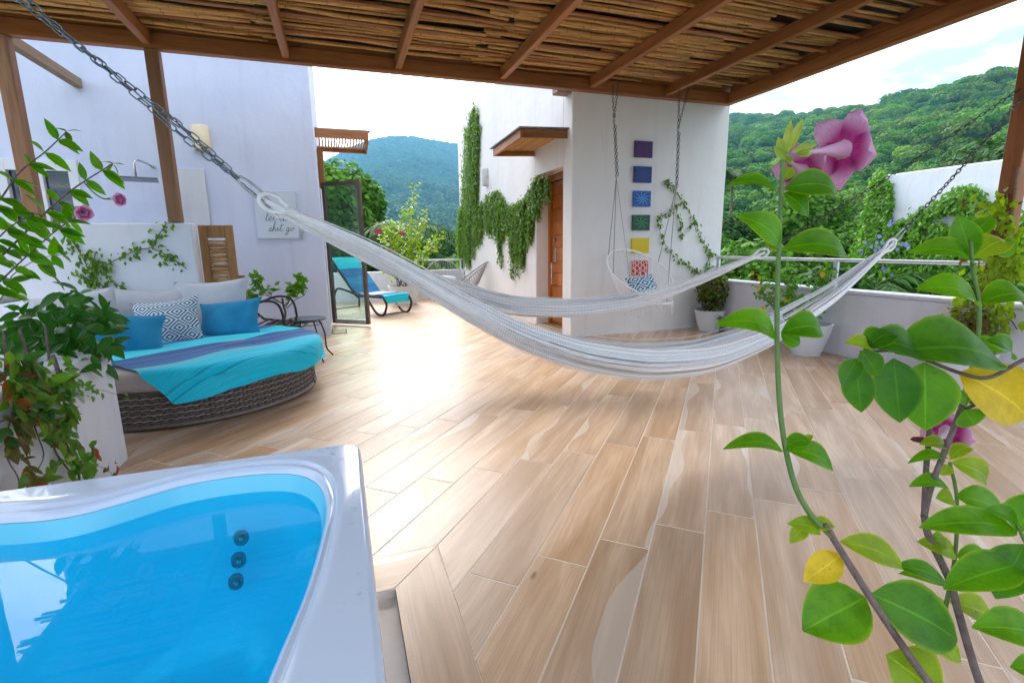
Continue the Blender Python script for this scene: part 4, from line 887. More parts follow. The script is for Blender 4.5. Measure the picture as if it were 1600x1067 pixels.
# ------------------------------------------------------------------ chains
def link_mesh(name, L, w, r, m, seg=7):
    hw, hl = (w-2*r)/2+r/2, (L/2-w/2); pts = [(hl+hw*math.cos(a), hw*math.sin(a), 0) for a in np.linspace(-math.pi/2, math.pi/2, seg)]+[(-hl+hw*math.cos(a), hw*math.sin(a), 0) for a in np.linspace(math.pi/2, 1.5*math.pi, seg)]
    mb = MB().tube(pts, r, 6, closed=True); me = mb.data(name, smooth=True); me.materials.append(m); return me, mb
def chain(name, label, pts, L, w, r, m, parts=True, loc=None, group=None, strands=(0,)):
    t = thing(name, label, 'chain', pts[0] if loc is None else loc, group); me, lmb = link_mesh('link', L, w, r, m); joined = MB()
    p = spline(pts, 200); d = np.r_[0, np.cumsum(np.linalg.norm(np.diff(p, axis=0), axis=1))]; pitch = L-2*r*1.05
    for si, so in enumerate(strands):
        k = 0; s_ = pitch/2
        while s_ < d[-1]-pitch/2:
            c = np.array([np.interp(s_, d, p[:, i]) for i in range(3)]); e = np.array([np.interp(min(s_+.01, d[-1]), d, p[:, i]) for i in range(3)])-np.array([np.interp(max(s_-.01, 0), d, p[:, i]) for i in range(3)])
            x = unit(e); B = basis(x, (0, 0, 1)); roll = (k % 2)*math.pi/2+.35+.25*math.sin(k*.7+si*2)
            c = c+(B[:, 1]*math.cos(s_*3+si)+B[:, 2]*math.sin(s_*3+si))*so*min(1, s_*3, (d[-1]-s_)*6)
            B = B @ rotx(roll)
            if parts: inst('link', me, t, c, B)
            else: joined.add(lmb.v[0] @ B.T+c, lmb.f, lmb.uv[0])
            s_ += pitch; k += 1
    if not parts: joined.build('links', m, t, smooth=True, kind='stuff')
    return t
L1, R1 = V3(-.29, 2.5, 1.412), V3(3.74, 2.5, 1.18)
AL, AR = V3(-1.50, 2.5, 2.56), V3(4.925, 2.5, 2.27)
n1 = unit(AL-L1); n2 = unit(AR-R1)
sag = lambda a, b, s: [a, (a+b)/2-V3(0, 0, s), b]
chain('hammock_chain', 'doubled heavy galvanised chain at upper left holding the front hammock', sag(AL, L1+n1*.13, .012), .046, .024, .0032, M_CHAIN, True, strands=(.017, -.017))
chain('hammock_chain', 'dark chain from the right post to the front hammock', sag(AR-V3(0, 0, .03), R1+n2*.10, .02), .046, .025, .0040, M_DKCHAIN, True)
L2, R2 = V3(-.54, 5.26, 1.54), V3(3.39, 3.29, 1.115); AL2, AR2 = V3(-1.42, 5.70, 2.46), V3(4.925, 2.52, 2.30)
m1 = unit(AL2-L2); m2 = unit(AR2-R2)
chain('hammock_chain', 'thin dark chain from the left post to the rear hammock', sag(AL2, L2+m1*.06, .03), .046, .025, .0040, M_DKCHAIN, True)
chain('hammock_chain', 'thin dark chain from the right post to the rear hammock', sag(AR2, R2+m2*.06, .03), .046, .025, .0038, M_DKCHAIN, True)
for (p, n, lb) in ((L1, n1, 'steel snap link joining the heavy chain to the front hammock'), (R1, n2, 'steel snap link at the right end of the front hammock'), (R2, m2, 'steel snap link at the right end of the rear hammock'), (L2, m1, 'steel snap link at the left end of the rear hammock')):
    B = basis(n, (0, 1, 0)); c = MB(); pts = [p+n*.06+B @ V3(.085*math.cos(a), .018*math.sin(a), 0) for a in np.linspace(0, 2*math.pi, 22, endpoint=False)]; c.tube(pts, .0055, 6, closed=True); tag(c.build('snap_link', M_STEEL, None, smooth=True), lb, 'carabiner')

# ------------------------------------------------------------------ hammocks
def hammock(name, label, Lp, Rp, zs, wid, hh, ncord, seed, twist):
    g = np.random.default_rng(seed); t = thing(name, label, 'hammock', ((Lp+Rp)/2*np.array([1, 1, 0]))); S = 64; s_ = np.linspace(0, 1, S)
    h = (Rp-Lp)*np.array([1, 1, 0]); side = unit(np.cross((0, 0, 1), h)); c = Lp[None, :]+np.outer(s_, Rp-Lp); c[:, 2] = np.interp(s_, zs[0], zs[1])
    ker = np.hanning(9); ker /= ker.sum(); zz = np.convolve(np.pad(c[:, 2], 4, 'edge'), ker, 'valid'); zz[0], zz[-1] = c[0, 2], c[-1, 2]; c[:, 2] = zz
    env = np.clip(np.sin(math.pi*np.clip(s_*1.02-.01, 0, 1)), 0, 1)**.75; env = .055+.945*env
    def prof(q):   # cross section of the folded net: q in [-1,1] from far edge to near edge
        a = q*1.25
        return np.array([wid*(math.sin(a)*.9+.18*math.sin(5.3*q+1)), hh*(abs(q)**1.8*2.0-1.0)+.018*math.sin(9*q+twist)])
    cords = MB(); qs = np.linspace(-1, 1, ncord); lines = []
    for k, q in enumerate(qs):
        q = q+.021*math.sin(2*math.pi*9*q+twist); y_, z_ = prof(q); z_ += .010*math.sin(2*math.pi*9*q+twist+1.2)+.006*math.sin(2*math.pi*23*q); ph = g.uniform(0, 6); w1 = g.normal(0, .006); slack = g.uniform(-.012, .010)
        e = env*(1+.05*np.sin(5*s_+ph)); p = c+side[None, :]*(y_*e+w1*np.sin(math.pi*s_)*np.sin(7*s_+ph))[:, None]
        p[:, 2] += z_*e+slack*np.sin(math.pi*s_)+.004*np.sin(11*s_+ph); lines.append(p)
        cords.tube(p, g.uniform(.0021, .0032)*(1-.62*np.clip((np.minimum(s_, 1-s_)-.21)/.06, 0, 1)*(1 if k % 13 else 0)), 4, cap=False)
    cords.build('cords', M_COTTON, t, smooth=True, kind='stuff')
    i0, i1 = int(S*.23), int(S*.79); web = np.array([lines[k][i0:i1] for k in range(0, ncord, 2)]); web = web-np.array([0, 0, .001])
    LL = np.linalg.norm(h); uv = np.array([[(i/(S-1)*LL, k/len(web)*.55) for i in range(i0, i1)] for k in range(len(web))]); MB().grid(web, uv).build('woven_bed', M_WEB, t, smooth=True)
    for (p, o) in ((Lp, unit(Lp-c[3])), (Rp, unit(Rp-c[-4]))):
        B = basis(o, side); pts = [p+B @ V3(-.035+.065*math.cos(a), .036*math.sin(a)*(1.0 if math.cos(a) > -.2 else .75), 0) for a in np.linspace(0, 2*math.pi, 26, endpoint=False)]
        MB().tube(pts, .0100, 8, closed=True).build('end_loop', M_COTTON, t, smooth=True)
        MB().tube([p-o*.088, p-o*.115, p-o*.15], [.021, .024, .022], 10).build('wrap', M_COTTON, t, smooth=True)
    return t
X = np.array([-.29, .2, .51, .86, 1.25, 1.68, 2.16, 2.67, 3.21, 3.74]); bot = np.array([1.41, 1.15, .90, .67, .505, .40, .385, .51, .79, 1.18]); top = np.array([1.41, 1.17, 1.02, .82, .675, .60, .59, .69, .885, 1.18])
hammock('hammock', 'large white woven hammock hanging in front across the terrace', L1, R1, ((X-X[0])/(X[-1]-X[0]), (bot+top)/2), .15, .085, 104, 1, 0)
tt = np.array([(x+.54)/(3.93) for x in (-.54, .39, .93, 1.46, 1.98, 2.49, 2.96, 3.39)]); zt = np.array([1.54, 1.05, .83, .665, .645, .715, .905, 1.115])
hammock('hammock', 'second white hammock hanging behind the large front one', L2, R2, (tt, zt), .14, .085, 90, 2, 1.5)

# ------------------------------------------------------------------ hanging chair
sw = thing('hanging_chair', 'round white macrame hanging chair in front of the coloured panels', 'hanging chair', (3.55, 5.28, .4))
rc = V3(3.52, 5.32, .86); rn = unit((.10, -.62, .80)); Bx = basis((1, 0, -.12), rn)
rp_ = lambda a, r: rc+Bx @ V3(r*math.cos(a), r*math.sin(a), 0)
MB().tube([rp_(a, .44) for a in np.linspace(0, 2*math.pi, 44, endpoint=False)], .010, 8, closed=True).build('back_ring', M_COTTON, sw, smooth=True)
sc_ = V3(3.53, 5.16, .50); MB().tube([sc_+V3(.30*math.cos(a), .28*math.sin(a), 0) for a in np.linspace(0, 2*math.pi, 32, endpoint=False)], .013, 8, closed=True).build('seat_ring', M_COTTON, sw, smooth=True)
net = MB()
for k in range(34):
    a = k/34*2*math.pi; p, q = rp_(a, .44), sc_+V3(.30*math.cos(a), .28*math.sin(a), 0); b2 = a+.26; q2 = sc_+V3(.30*math.cos(b2), .28*math.sin(b2), 0); b3 = a-.26; q3 = sc_+V3(.30*math.cos(b3), .28*math.sin(b3), 0)
    net.tube(spline([p, (p+q2)/2-V3(0, 0, .04), q2], 6), .0028, 4, cap=False); net.tube(spline([p, (p+q3)/2-V3(0, 0, .04), q3], 6), .0028, 4, cap=False)
for k in range(9):
    f = -.9+k*.225; hh = math.sqrt(1-f*f)*.28; net.tube([sc_+V3(f*.30, -hh, 0), sc_+V3(f*.30, 0, -.03), sc_+V3(f*.30, hh, 0)], .0045, 4); net.tube([sc_+V3(-hh*1.07, f*.28, -.0), sc_+V3(0, f*.28, -.035), sc_+V3(hh*1.07, f*.28, 0)], .0045, 4)
net.build('net', M_COTTON, sw, smooth=True, kind='stuff')
fr_ = MB(); g = np.random.default_rng(5)
for k in range(44):
    a = -math.pi+k/44*2*math.pi; p = sc_+V3(.31*math.cos(a), .29*math.sin(a), -.01); Lq = g.uniform(.07, .17); fr_.tube([p, p+V3(g.normal(0, .008), g.normal(0, .008), -Lq*.5), p+V3(g.normal(0, .014), g.normal(0, .014), -Lq)], [.004, .003, .005], 4)
fr_.build('fringe', M_COTTON, sw, smooth=True, kind='stuff')
cl1, cl2 = on_y(963, 278, 5.25), on_y(1056, 296, 5.25)
rope = MB()
for c0, angs in ((cl1, (math.pi*.80, math.pi*1.08)), (cl2, (.05, .55))):
    for a in angs: rope.tube([c0, rp_(a, .44)], .0048, 5)
rope.tube([cl2, sc_+V3(.1, -.25, 0)], .0028, 5); rope.tube([cl1, sc_+V3(-.26, -.1, 0)], .0028, 5); rope.build('ropes', M_GREYCORD, sw, smooth=True)
for c0, tops, lb in ((cl1, (on_y(957, 132, 5.25), on_y(966, 130, 5.30)), 'left chain holding up the hanging chair'), (cl2, (on_y(1062, 140, 5.25), on_y(1077, 134, 5.30)), 'right chain holding up the hanging chair')):
    j = c0+(tops[0]-c0)*.62; t = thing('swing_chain', lb, 'chain', c0)
    _, lmb = link_mesh('link', .042, .022, .0034, M_DKCHAIN, 5); mb = MB()
    for a, b in ((tops[0], j), (tops[1], j), (j, c0), (j+V3(.02, 0, -.05), c0+V3(.018, 0, .02))):
        Lc = np.linalg.norm(b-a); B0 = basis(b-a, (0, 1, 0.01)); n = int(Lc/.035)
        for i in range(n): mb.add(lmb.v[0] @ (B0 @ rotx((i % 2)*math.pi/2+.4)).T+a+(b-a)*(i+.5)/n, lmb.f, lmb.uv[0])
    mb.build('links', M_DKCHAIN, t, smooth=True, kind='stuff')
c = pillow('throw_cushion', 'teal and white maze patterned cushion in the hanging chair', on_y(1005, 446, 5.12), .40, .30, .12, (1, 0, .12), (0, -.75, .65), M_PATT2, seed=9)

# ------------------------------------------------------------------ side table, wire chair, lounger, string chairs
tb = thing('side_table', 'round glass topped side table with curved black legs', 'table', (-.38, 5.72, 0)); tcx, tcy, tz = -.385, 5.74, .455
MB().lathe([(.001, .006), (.19, .006), (.193, 0), (.19, -.006), (.001, -.006)], (tcx, tcy, tz), 32).build('table_top', M_TABLEGLASS, tb, smooth=True, recalc=True, sharp=40)
MB().tube([(tcx+.196*math.cos(a), tcy+.196*math.sin(a), tz-.004) for a in np.linspace(0, 2*math.pi, 36, endpoint=False)], .008, 6, closed=True).build('top_ring', M_IRON, tb, smooth=True)
for k in range(4):
    a = .55+k*math.pi/2; d = V3(math.cos(a), math.sin(a), 0); MB().tube(spline([V3(tcx, tcy, tz-.01)+d*.13, V3(tcx, tcy, .28)+d*.19, V3(tcx, tcy, .10)+d*.20, V3(tcx, tcy, .006)+d*.27], 14), .009, 6).build('leg', M_IRON, tb, smooth=True)
MB().tube([(tcx+.15*math.cos(a), tcy+.15*math.sin(a), tz-.06) for a in np.linspace(0, 2*math.pi, 28, endpoint=False)], .004, 5, closed=True).build('brace_ring', M_IRON, tb, smooth=True)

def lounger_frame(t, T, M):
    for s_ in (-1, 1):
        y_ = .29*s_
        MB().tube(T(spline([V3(-1.42, y_, .97), V3(-.78, y_, .36), V3(-.6, y_, .33), V3(.02, y_, .33)], 16)), .020, 6).build('side_rail', M, t, smooth=True)
        MB().tube(T(spline([V3(.02, y_, .33), V3(.10, y_, .2), V3(.0, y_, .024), V3(-.2, y_, .05), V3(-.45, y_, .32)], 20)), .022, 6).build('front_leg', M, t, smooth=True)
        MB().tube(T(spline([V3(-.62, y_, .32), V3(-.95, y_, .40), V3(-1.28, y_, .44), V3(-1.42, y_, .30), V3(-1.46, y_, .015)], 20)), .022, 6).build('rear_leg', M, t, smooth=True)
    for x, z in ((-1.46, .03), (-.02, .02), (-.6, .31), (.02, .33)): MB().tube(T(np.array([V3(x, -.29, z), V3(x, .29, z)])), .011, 6).build('crossbar', M, t, smooth=True)
foot = V3(.90, 9.14, 0); ax = unit((.57, -.82, 0)); ay = unit(np.cross((0, 0, 1), ax)); T1 = lambda P: foot+np.asarray(P)[:, 0:1]*ax+np.asarray(P)[:, 1:2]*ay+np.asarray(P)[:, 2:3]*V3(0, 0, 1)
lg = thing('sun_lounger', 'black framed sun lounger on the far terrace', 'sun lounger', foot)
lounger_frame(lg, T1, M_IRON)
sp_ = spline([V3(-1.42, 0, .975), V3(-.80, 0, .385), V3(-.62, 0, .345), V3(.0, 0, .345)], 30); MB().grid(np.array([T1(sp_+V3(0, y_, 0)) for y_ in (-.27, .27)])).build('sling', M_IRON, lg, smooth=True)
tw = spline([V3(-1.46, 0, .80), V3(-1.45, 0, .985), V3(-1.38, 0, .965), V3(-.82, 0, .43), V3(-.62, 0, .375), V3(-.02, 0, .368), V3(.045, 0, .34), V3(.055, 0, .22)], 60)
G = np.array([[T1((p+V3(0, y_, .006*math.sin(20*p[0]+9*y_)))[None, :])[0] for p in tw] for y_ in np.linspace(-.28, .28, 10)]); uvt = np.array([[(j/9, 1-i/59) for i in range(60)] for j in range(10)])
tl = MB().grid(G, uvt).build('striped_towel', M_TOWEL, None, smooth=True); tag(tl, 'blue and turquoise striped towel spread over the sun lounger', 'towel')
fm = MB()
for k in range(22):
    b = T1(V3(.056, -.275+k*.0262, .225)[None, :])[0]; fm.tube([b, b+V3(.004, 0, -.035), b+V3(rng.normal(0, .006), rng.normal(0, .006), -.075)], .004, 4)
fm.build('fringe', M_COTTON, tl, kind='stuff')
wc = thing('metal_lounge_chair', 'black metal slatted reclining chair behind the daybed', 'chair', (-.85, 6.35, 0))
f2 = V3(-1.05, 6.1, 0); a2 = unit((-.92, .15, 0)); a2y = unit(np.cross((0, 0, 1), a2)); T2 = lambda P: f2+np.asarray(P)[:, 0:1]*a2+np.asarray(P)[:, 1:2]*a2y+np.asarray(P)[:, 2:3]*V3(0, 0, 1)
for s_ in (-1, 1):
    y_ = .27*s_
    MB().tube(T2(np.array([V3(.35, y_, .86), V3(-.12, y_, .40), V3(-.6, y_, .33)])), .014, 6).build('side_rail', M_IRON, wc, smooth=True)
    MB().tube(T2(spline([V3(-.05, y_, .58), V3(-.32, y_, .66), V3(-.47, y_, .55), V3(-.48, y_, .02)], 18)), .014, 6).build('arm_leg', M_IRON, wc, smooth=True)
    MB().tube(T2(np.array([V3(.2, y_, .3), V3(.25, y_, .02)])), .014, 6).build('leg', M_IRON, wc, smooth=True)
for i in range(9): MB().tube(T2(np.array([V3(.33-i*.06, -.27, .845-i*.058), V3(.33-i*.06, .27, .845-i*.058)])), .011, 5).build('slat', M_IRON, wc, smooth=True)
for i in range(7): MB().tube(T2(np.array([V3(-.18-i*.07, -.27, .395-i*.011), V3(-.18-i*.07, .27, .395-i*.011)])), .011, 5).build('slat', M_IRON, wc, smooth=True)

def string_chair(label, loc, az, m, cm, cushlab, ncush):
    t = thing('string_chair', label, 'chair', loc, 'string chairs on the far terrace'); o = V3(*loc); Rz = rotz(az)
    def rim_(a):   # egg shaped rim, local: +x is front
        return o+Rz @ V3(.40*math.cos(a)-.06*math.cos(2*a), .40*math.sin(a)*(1-.12*math.cos(a)), .54-.32*math.cos(a)+.03*math.cos(2*a))
    hub = o+Rz @ V3(-.02, 0, .25); hr = lambda a: hub+Rz @ V3(.10*math.cos(a), .10*math.sin(a), 0)
    A = np.linspace(0, 2*math.pi, 48, endpoint=False)
    MB().tube([rim_(a) for a in A], .013, 6, closed=True).build('rim', m, t, smooth=True); MB().tube([hr(a) for a in A[::2]], .010, 6, closed=True).build('hub', m, t, smooth=True)
    cd = MB()
    for a in np.linspace(0, 2*math.pi, 64, endpoint=False): p, q = rim_(a), hr(a); cd.tube(spline([p, p*.45+q*.55-V3(0, 0, .05), q], 5), .0045, 4, cap=False)
    cd.build('cords', M_GREYCORD, t, smooth=True, kind='stuff')
    for k in range(3):
        a = math.pi+k*2*math.pi/3; d = Rz @ V3(math.cos(a), math.sin(a), 0); MB().tube([hub+d*.09, o+d*.30+V3(0, 0, .006)], .010, 6).build('leg', M_IRON, t, smooth=True)
    for k in range(ncush): pillow('seat_cushion', cushlab[k], o+Rz @ V3(.02-.1*k, (-.12+.24*k) if ncush > 1 else 0, .36+.10*k), .36, .34, .12, Rz @ V3(0, 1, .2-.3*k), Rz @ V3(.55, .1, 1), cm, seed=20+k)
string_chair('grey string chair with pale cushions against the back parapet', (2.18, 10.95, 0), R(-95), M_GREYCORD, M_CUSH, ['pale grey cushion at the front of the far string chair', 'pale grey cushion leaning at the back of the far string chair'], 2)
string_chair('brown grey string chair with a dark cushion by the vine wall', (2.36, 9.72, 0), R(168), M_GREYCORD, M_BROWNCUSH, ['dark brown cushion in the nearer string chair'], 1)
st = MB().lathe([(.001, -.02), (.05, -.015), (.075, .005), (.05, .028), (.001, .034)], (5.07, 2.30, .712), 14, None, 1.0, .8); tag(st.build('stone', M_STONE, None, smooth=True, recalc=True), 'dark rounded stone on the right parapet', 'stone')
# ------------------------------------------------------------------ leaves and plants
def leaf_tpl(n=5, wr=.42, fold=.25, droop=.18, pw=.8):
    v, uv, f = [], [], []
    for i in range(n+1):
        t = i/n; w = wr/2*max(.03, math.sin(math.pi*min(1, t**pw))**.85) if 0 < i < n else wr*.02
        for s_ in (-1, 0, 1): v.append((t, s_*w, abs(s_)*fold*w-droop*t*t)); uv.append((t, .5+.5*s_))
    for i in range(n):
        for k in range(2): a = i*3+k; f.append((a, a+3, a+4, a+1))
    return np.array(v), f, np.array(uv)
LT5 = [leaf_tpl(5, .44, .30, .18), leaf_tpl(5, .50, .2, .30), leaf_tpl(5, .38, .45, .08)]
LSMALL = leaf_tpl(2, .62, .25, .2, .75)
def leaf_data(T, m, name='leaf'):
    me = MB().add(*T).data(name, smooth=True); me.materials.append(m); return me
_LD = {}
def leaf_inst(parent, m, base, direc, nrm, size, k=None):
    k = int(rng.integers(3)) if k is None else k
    if (m.name, k) not in _LD: _LD[(m.name, k)] = leaf_data(LT5[k], m)
    return inst('leaf', _LD[(m.name, k)], parent, base, basis(direc, nrm), float(size))
def big_leaf(parent, B, Tp, w, bow, nrm, m, cup=.22, curl=0.0, ns=9):
    B, Tp = np.asarray(B), np.asarray(Tp); L = np.linalg.norm(Tp-B); x = unit(Tp-B); y_ = unit(np.cross(nrm, x)); z_ = np.cross(x, y_); G = []; UVl = []; ph = rng.uniform(0, 6)
    for i in range(ns+1):
        t = i/ns; c = B*(1-t)+Tp*t+z_*bow*4*t*(1-t)-z_*curl*L*t*t; hw = w/2*(math.sin(math.pi*min(.995, max(.02, t))**.86)**.8 if 0 < i < ns else .03); row = []; ru = []
        for s_ in (-1, -.5, 0, .5, 1): row.append(c+y_*s_*hw+z_*(cup*hw*abs(s_)**1.4+.035*hw*math.sin(7*t+ph+s_*2)*abs(s_)*2)); ru.append((t, .5+.5*s_))
        G.append(row); UVl.append(ru)
    return MB().grid(np.array(G), np.array(UVl)).build('leaf', m, parent, smooth=True)
def flower(parent, base, mouth, size, toward, ph=0.0, m=M_PETAL, droop=.25, open_=1.0):
    base, mouth = np.asarray(base), np.asarray(mouth); ax_ = unit(mouth-base); L = np.linalg.norm(mouth-base); B = basis(np.cross(ax_, toward), ax_)
    Bz = B  # columns: side, side2, axis
    tb_ = MB().lathe([(size*.045, 0), (size*.06, L*.35), (size*.12, L*.6), (size*.17, L*.85), (size*.21, L)], base, 14, Bz).build('flower_tube', M_PTUBE, parent, smooth=True)
    for k in range(5):
        a = ph+k*2*math.pi/5; d = Bz @ V3(math.cos(a), math.sin(a), 0); s2 = Bz @ V3(-math.sin(a), math.cos(a), 0); G = []; UVp = []
        for i in range(8):
            t = i/7; row = []; ru = []; w = size*.34*(.40+1.0*math.sin(math.pi*min(1, .18+.72*t))**.9)*(1 if i < 7 else .35)
            for j in range(7):
                q = -1+2*j/6; out_ = size*(.19+.58*t*open_); fw = size*(.10*math.sin(math.pi*t*.8)-droop*t*t-.10*q*q*t+.05*math.sin(3*q+a)*t)
                row.append(mouth+d*(out_-.10*size*q*q*t)+s2*q*w*(.75+.1*math.sin(a*3))+ax_*(fw+.02*size*q)); ru.append((t, j/6))
            G.append(row); UVp.append(ru)
        MB().grid(np.array(G), np.array(UVp)).build('petal', m, parent, smooth=True)
    return tb_
def calyx(parent, base, ax_, size):
    for k in range(5):
        a = k*2*math.pi/5; B = basis(ax_, (0.1, .2, 1)); d = B[:, 1]*math.cos(a)+B[:, 2]*math.sin(a); big_leaf(parent, base-d*.002, base+unit(ax_)*size+d*size*.25, size*.42, size*.06, d, M_CALYX, .3, 0, 4)
UPN = V3(0, 0, 1)
# right foreground allamanda
fp = thing('allamanda_plant', 'tall allamanda with large glossy leaves in the right foreground', 'plant', (.80, .38, 0))
D0 = .82
def stem(parent, pts, r0, r1, m, n=40, name='stem'):
    P_ = spline([at(*p) for p in pts], n); return MB().tube(P_, np.linspace(r0, r1, n), 8).build(name, m, parent, smooth=True)
bx_ = at(1470, 1090, .80)
MB().tube(spline([V3(.80, .36, .16), V3(.82, .38, .34), bx_], 12), .0062, 8).build('stem', M_TWIG, fp, smooth=True)
stem(fp, [(1470, 1090, .80), (1425, 1030, .80), (1358, 930, .80), (1300, 838, .81)], .0062, .0052, M_TWIG)
stem(fp, [(1300, 838, .81), (1264, 800, .815), (1238, 745, .82), (1220, 650, .82), (1214, 520, .82), (1217, 390, .82), (1221, 292, .82), (1222, 250, .82)], .0050, .0032, M_GSTEM, 70)
stem(fp, [(1300, 838, .81), (1296, 828, .808), (1290, 820, .806)], .0050, .004, M_TWIG, 6)
bx2 = at(1540, 1090, .86); MB().tube(spline([V3(.86, .33, .16), V3(.93, .37, .34), bx2], 12), .0062, 8).build('stem', M_TWIG, fp, smooth=True)
stem(fp, [(1540, 1090, .86), (1522, 1040, .87), (1500, 965, .88), (1483, 905, .89), (1452, 840, .90), (1444, 805, .90)], .0066, .0058, M_TWIG)
stem(fp, [(1444, 805, .90), (1447, 735, .91), (1450, 700, .91), (1453, 660, .92)], .0050, .0042, M_TWIG, 20); stem(fp, [(1444, 805, .90), (1455, 760, .90), (1478, 700, .89), (1500, 642, .88), (1512, 600, .88)], .0054, .0040, M_TWIG, 30); stem(fp, [(1512, 600, .88), (1526, 545, .88), (1530, 480, .87), (1520, 420, .86), (1517, 375, .86)], .0040, .0028, M_GSTEM, 30)
stem(fp, [(1475, 960, .89), (1492, 870, .90), (1495, 780, .90), (1484, 722, .90)], .0036, .0028, M_GSTEM, 24)
stem(fp, [(1660, 540, .74), (1600, 562, .76), (1545, 590, .78), (1498, 582, .79), (1445, 562, .80), (1395, 548, .81), (1345, 552, .82)], .0034, .0024, M_TWIG, 30); stem(fp, [(1640, 560, .80), (1585, 590, .82), (1545, 622, .85), (1505, 640, .88)], .003, .003, M_TWIG, 14)
stem(fp, [(1700, 960, .80), (1640, 900, .80), (1605, 850, .80), (1590, 820, .80)], .0045, .003, M_GSTEM, 14)
def FL(bx, by, tx, ty, w, bow=8, face=.6, m=M_LEAF, d=D0, dt=0.0, cup=.22):
    B_, T_ = at(bx, by, d), at(tx, ty, d+dt); tc_ = unit(CAM-(B_+T_)/2); nn = unit(tc_*face+UPN*(1-face)*1.1+RIGHT*rng.normal(0, .12)); x = unit(T_-B_); nn = unit(nn-x*(nn@x))
    k = d/FPX; vis_ = max(.45, abs(nn@tc_)); big_leaf(fp, B_, T_, .9*w*k/vis_**.6, 1.35*bow*k, nn, m, cup)
Y, G_ = M_LEAFY, M_LEAFYG
for a in [(1214, 300, 1134, 292, 26, 10, .45), (1224, 296, 1309, 304, 44, 14, .6), (1224, 302, 1262, 338, 34, 4, .5), (1219, 388, 1150, 338, 46, 12, .55), (1222, 390, 1324, 402, 46, 16, .55), (1216, 392, 1190, 366, 20, 2, .6, G_), (1222, 282, 1238, 262, 22, 3, .7, G_), (1212, 530, 1117, 508, 44, 20, .55), (1220, 520, 1286, 524, 46, 16, .6), (1220, 522, 1250, 538, 30, 2, .7), (1224, 706, 1129, 702, 30, 16, .45), (1227, 702, 1302, 736, 36, 12, .5), (1224, 700, 1270, 690, 26, 8, .5), (1256, 690, 1270, 680, 12, 2, .6, G_), (1282, 832, 1230, 818, 28, 8, .6, G_), (1268, 826, 1304, 822, 24, 8, .5, G_), (1262, 818, 1234, 848, 26, 4, .7, G_), (1314, 866, 1256, 908, 50, 4, .85, Y), (1312, 846, 1412, 888, 40, 12, .6, G_), (1352, 932, 1254, 985, 100, 4, .92), (1360, 928, 1496, 1000, 84, 10, .75), (1406, 962, 1502, 1032, 46, 8, .7, G_), (1384, 1022, 1470, 1090, 84, 6, .8, G_), (1400, 884, 1480, 912, 26, 8, .5)]: FL(*a)
for a in [(1588, 828, 1436, 824, 48, 12, .5), (1590, 815, 1540, 795, 26, 6, .6), (1600, 850, 1556, 935, 70, 4, .8, M_LEAFM), (1600, 880, 1474, 920, 62, 8, .6), (1640, 1000, 1518, 980, 56, 12, .55), (1590, 830, 1625, 770, 60, 5, .8), (1600, 840, 1650, 880, 60, 5, .8, M_LEAFM), (1640, 1060, 1578, 1042, 40, 8, .6)]: FL(*a, d=.80) if len(a) < 9 else FL(*a)
for a in [(1482, 762, 1420, 760, 24, 10, .45), (1492, 775, 1570, 808, 40, 10, .6), (1490, 780, 1462, 778, 26, 4, .7, G_), (1486, 722, 1540, 756, 34, 12, .6, G_), (1482, 716, 1418, 724, 18, 9, .4), (1482, 726, 1470, 742, 24, 2, .8, G_), (1484, 718, 1520, 700, 22, 10, .5, G_), (1482, 700, 1436, 694, 22, 6, .5, G_), (1494, 866, 1432, 846, 30, 6, .6, G_), (1494, 870, 1552, 884, 34, 8, .6), (1478, 940, 1450, 952, 26, 3, .7, G_), (1482, 940, 1552, 972, 36, 10, .6, G_), (1452, 842, 1478, 850, 24, 4, .7, G_), (1476, 915, 1404, 896, 24, 10, .5)]: FL(*a, d=.90)
for a in [(1398, 552, 1568, 570, 84, 18, .5, M_LEAFM), (1396, 560, 1406, 660, 72, 3, .85, M_LEAFM), (1444, 566, 1446, 672, 92, 3, .9), (1338, 572, 1346, 644, 50, 3, .85, M_LEAFM), (1340, 560, 1316, 604, 36, 3, .8, M_LEAFM), (1344, 548, 1372, 588, 38, 3, .8, M_LEAFM), (1440, 560, 1342, 540, 52, 14, .5, M_LEAFM), (1350, 548, 1400, 524, 40, 10, .5), (1498, 582, 1604, 652, 84, 12, .7, Y), (1366, 546, 1320, 536, 24, 6, .5, G_), (1580, 560, 1540, 532, 36, 8, .5)]: FL(*a, d=.80)
for a in [(1512, 632, 1486, 612, 22, 4, .6), (1514, 630, 1558, 638, 24, 6, .5), (1506, 640, 1524, 664, 44, 2, .85), (1528, 478, 1430, 452, 44, 14, .5), (1532, 474, 1610, 470, 40, 12, .5), (1522, 414, 1418, 396, 36, 14, .5), (1518, 402, 1496, 336, 46, 6, .7), (1522, 404, 1574, 378, 42, 10, .6, G_), (1560, 380, 1584, 398, 30, 2, .7), (1518, 372, 1552, 340, 28, 5, .6), (1526, 545, 1570, 548, 30, 6, .5)]: FL(*a, d=.87)
flower(fp, at(1262, 238, .815), at(1318, 234, .84), .076, RIGHT*.3-DOWN, .35, droop=.22, open_=1.2); calyx(fp, at(1246, 240, .815), at(1300, 236, .83)-at(1246, 240, .815), .026)
flower(fp, at(1234, 252, .825), at(1252, 268, .865), .060, -DOWN, .9, droop=.3); calyx(fp, at(1228, 246, .82), at(1246, 262, .85)-at(1228, 246, .82), .022)
for a in ((1226, 240, 1236, 188), (1224, 244, 1216, 214), (1230, 240, 1254, 186), (1228, 250, 1210, 228), (1236, 238, 1276, 226)): B_, T_ = at(a[0], a[1], .82), at(a[2], a[3], .82); big_leaf(fp, B_, T_, .014, .002, unit(CAM-B_), M_CALYX, .4, 0, 5)
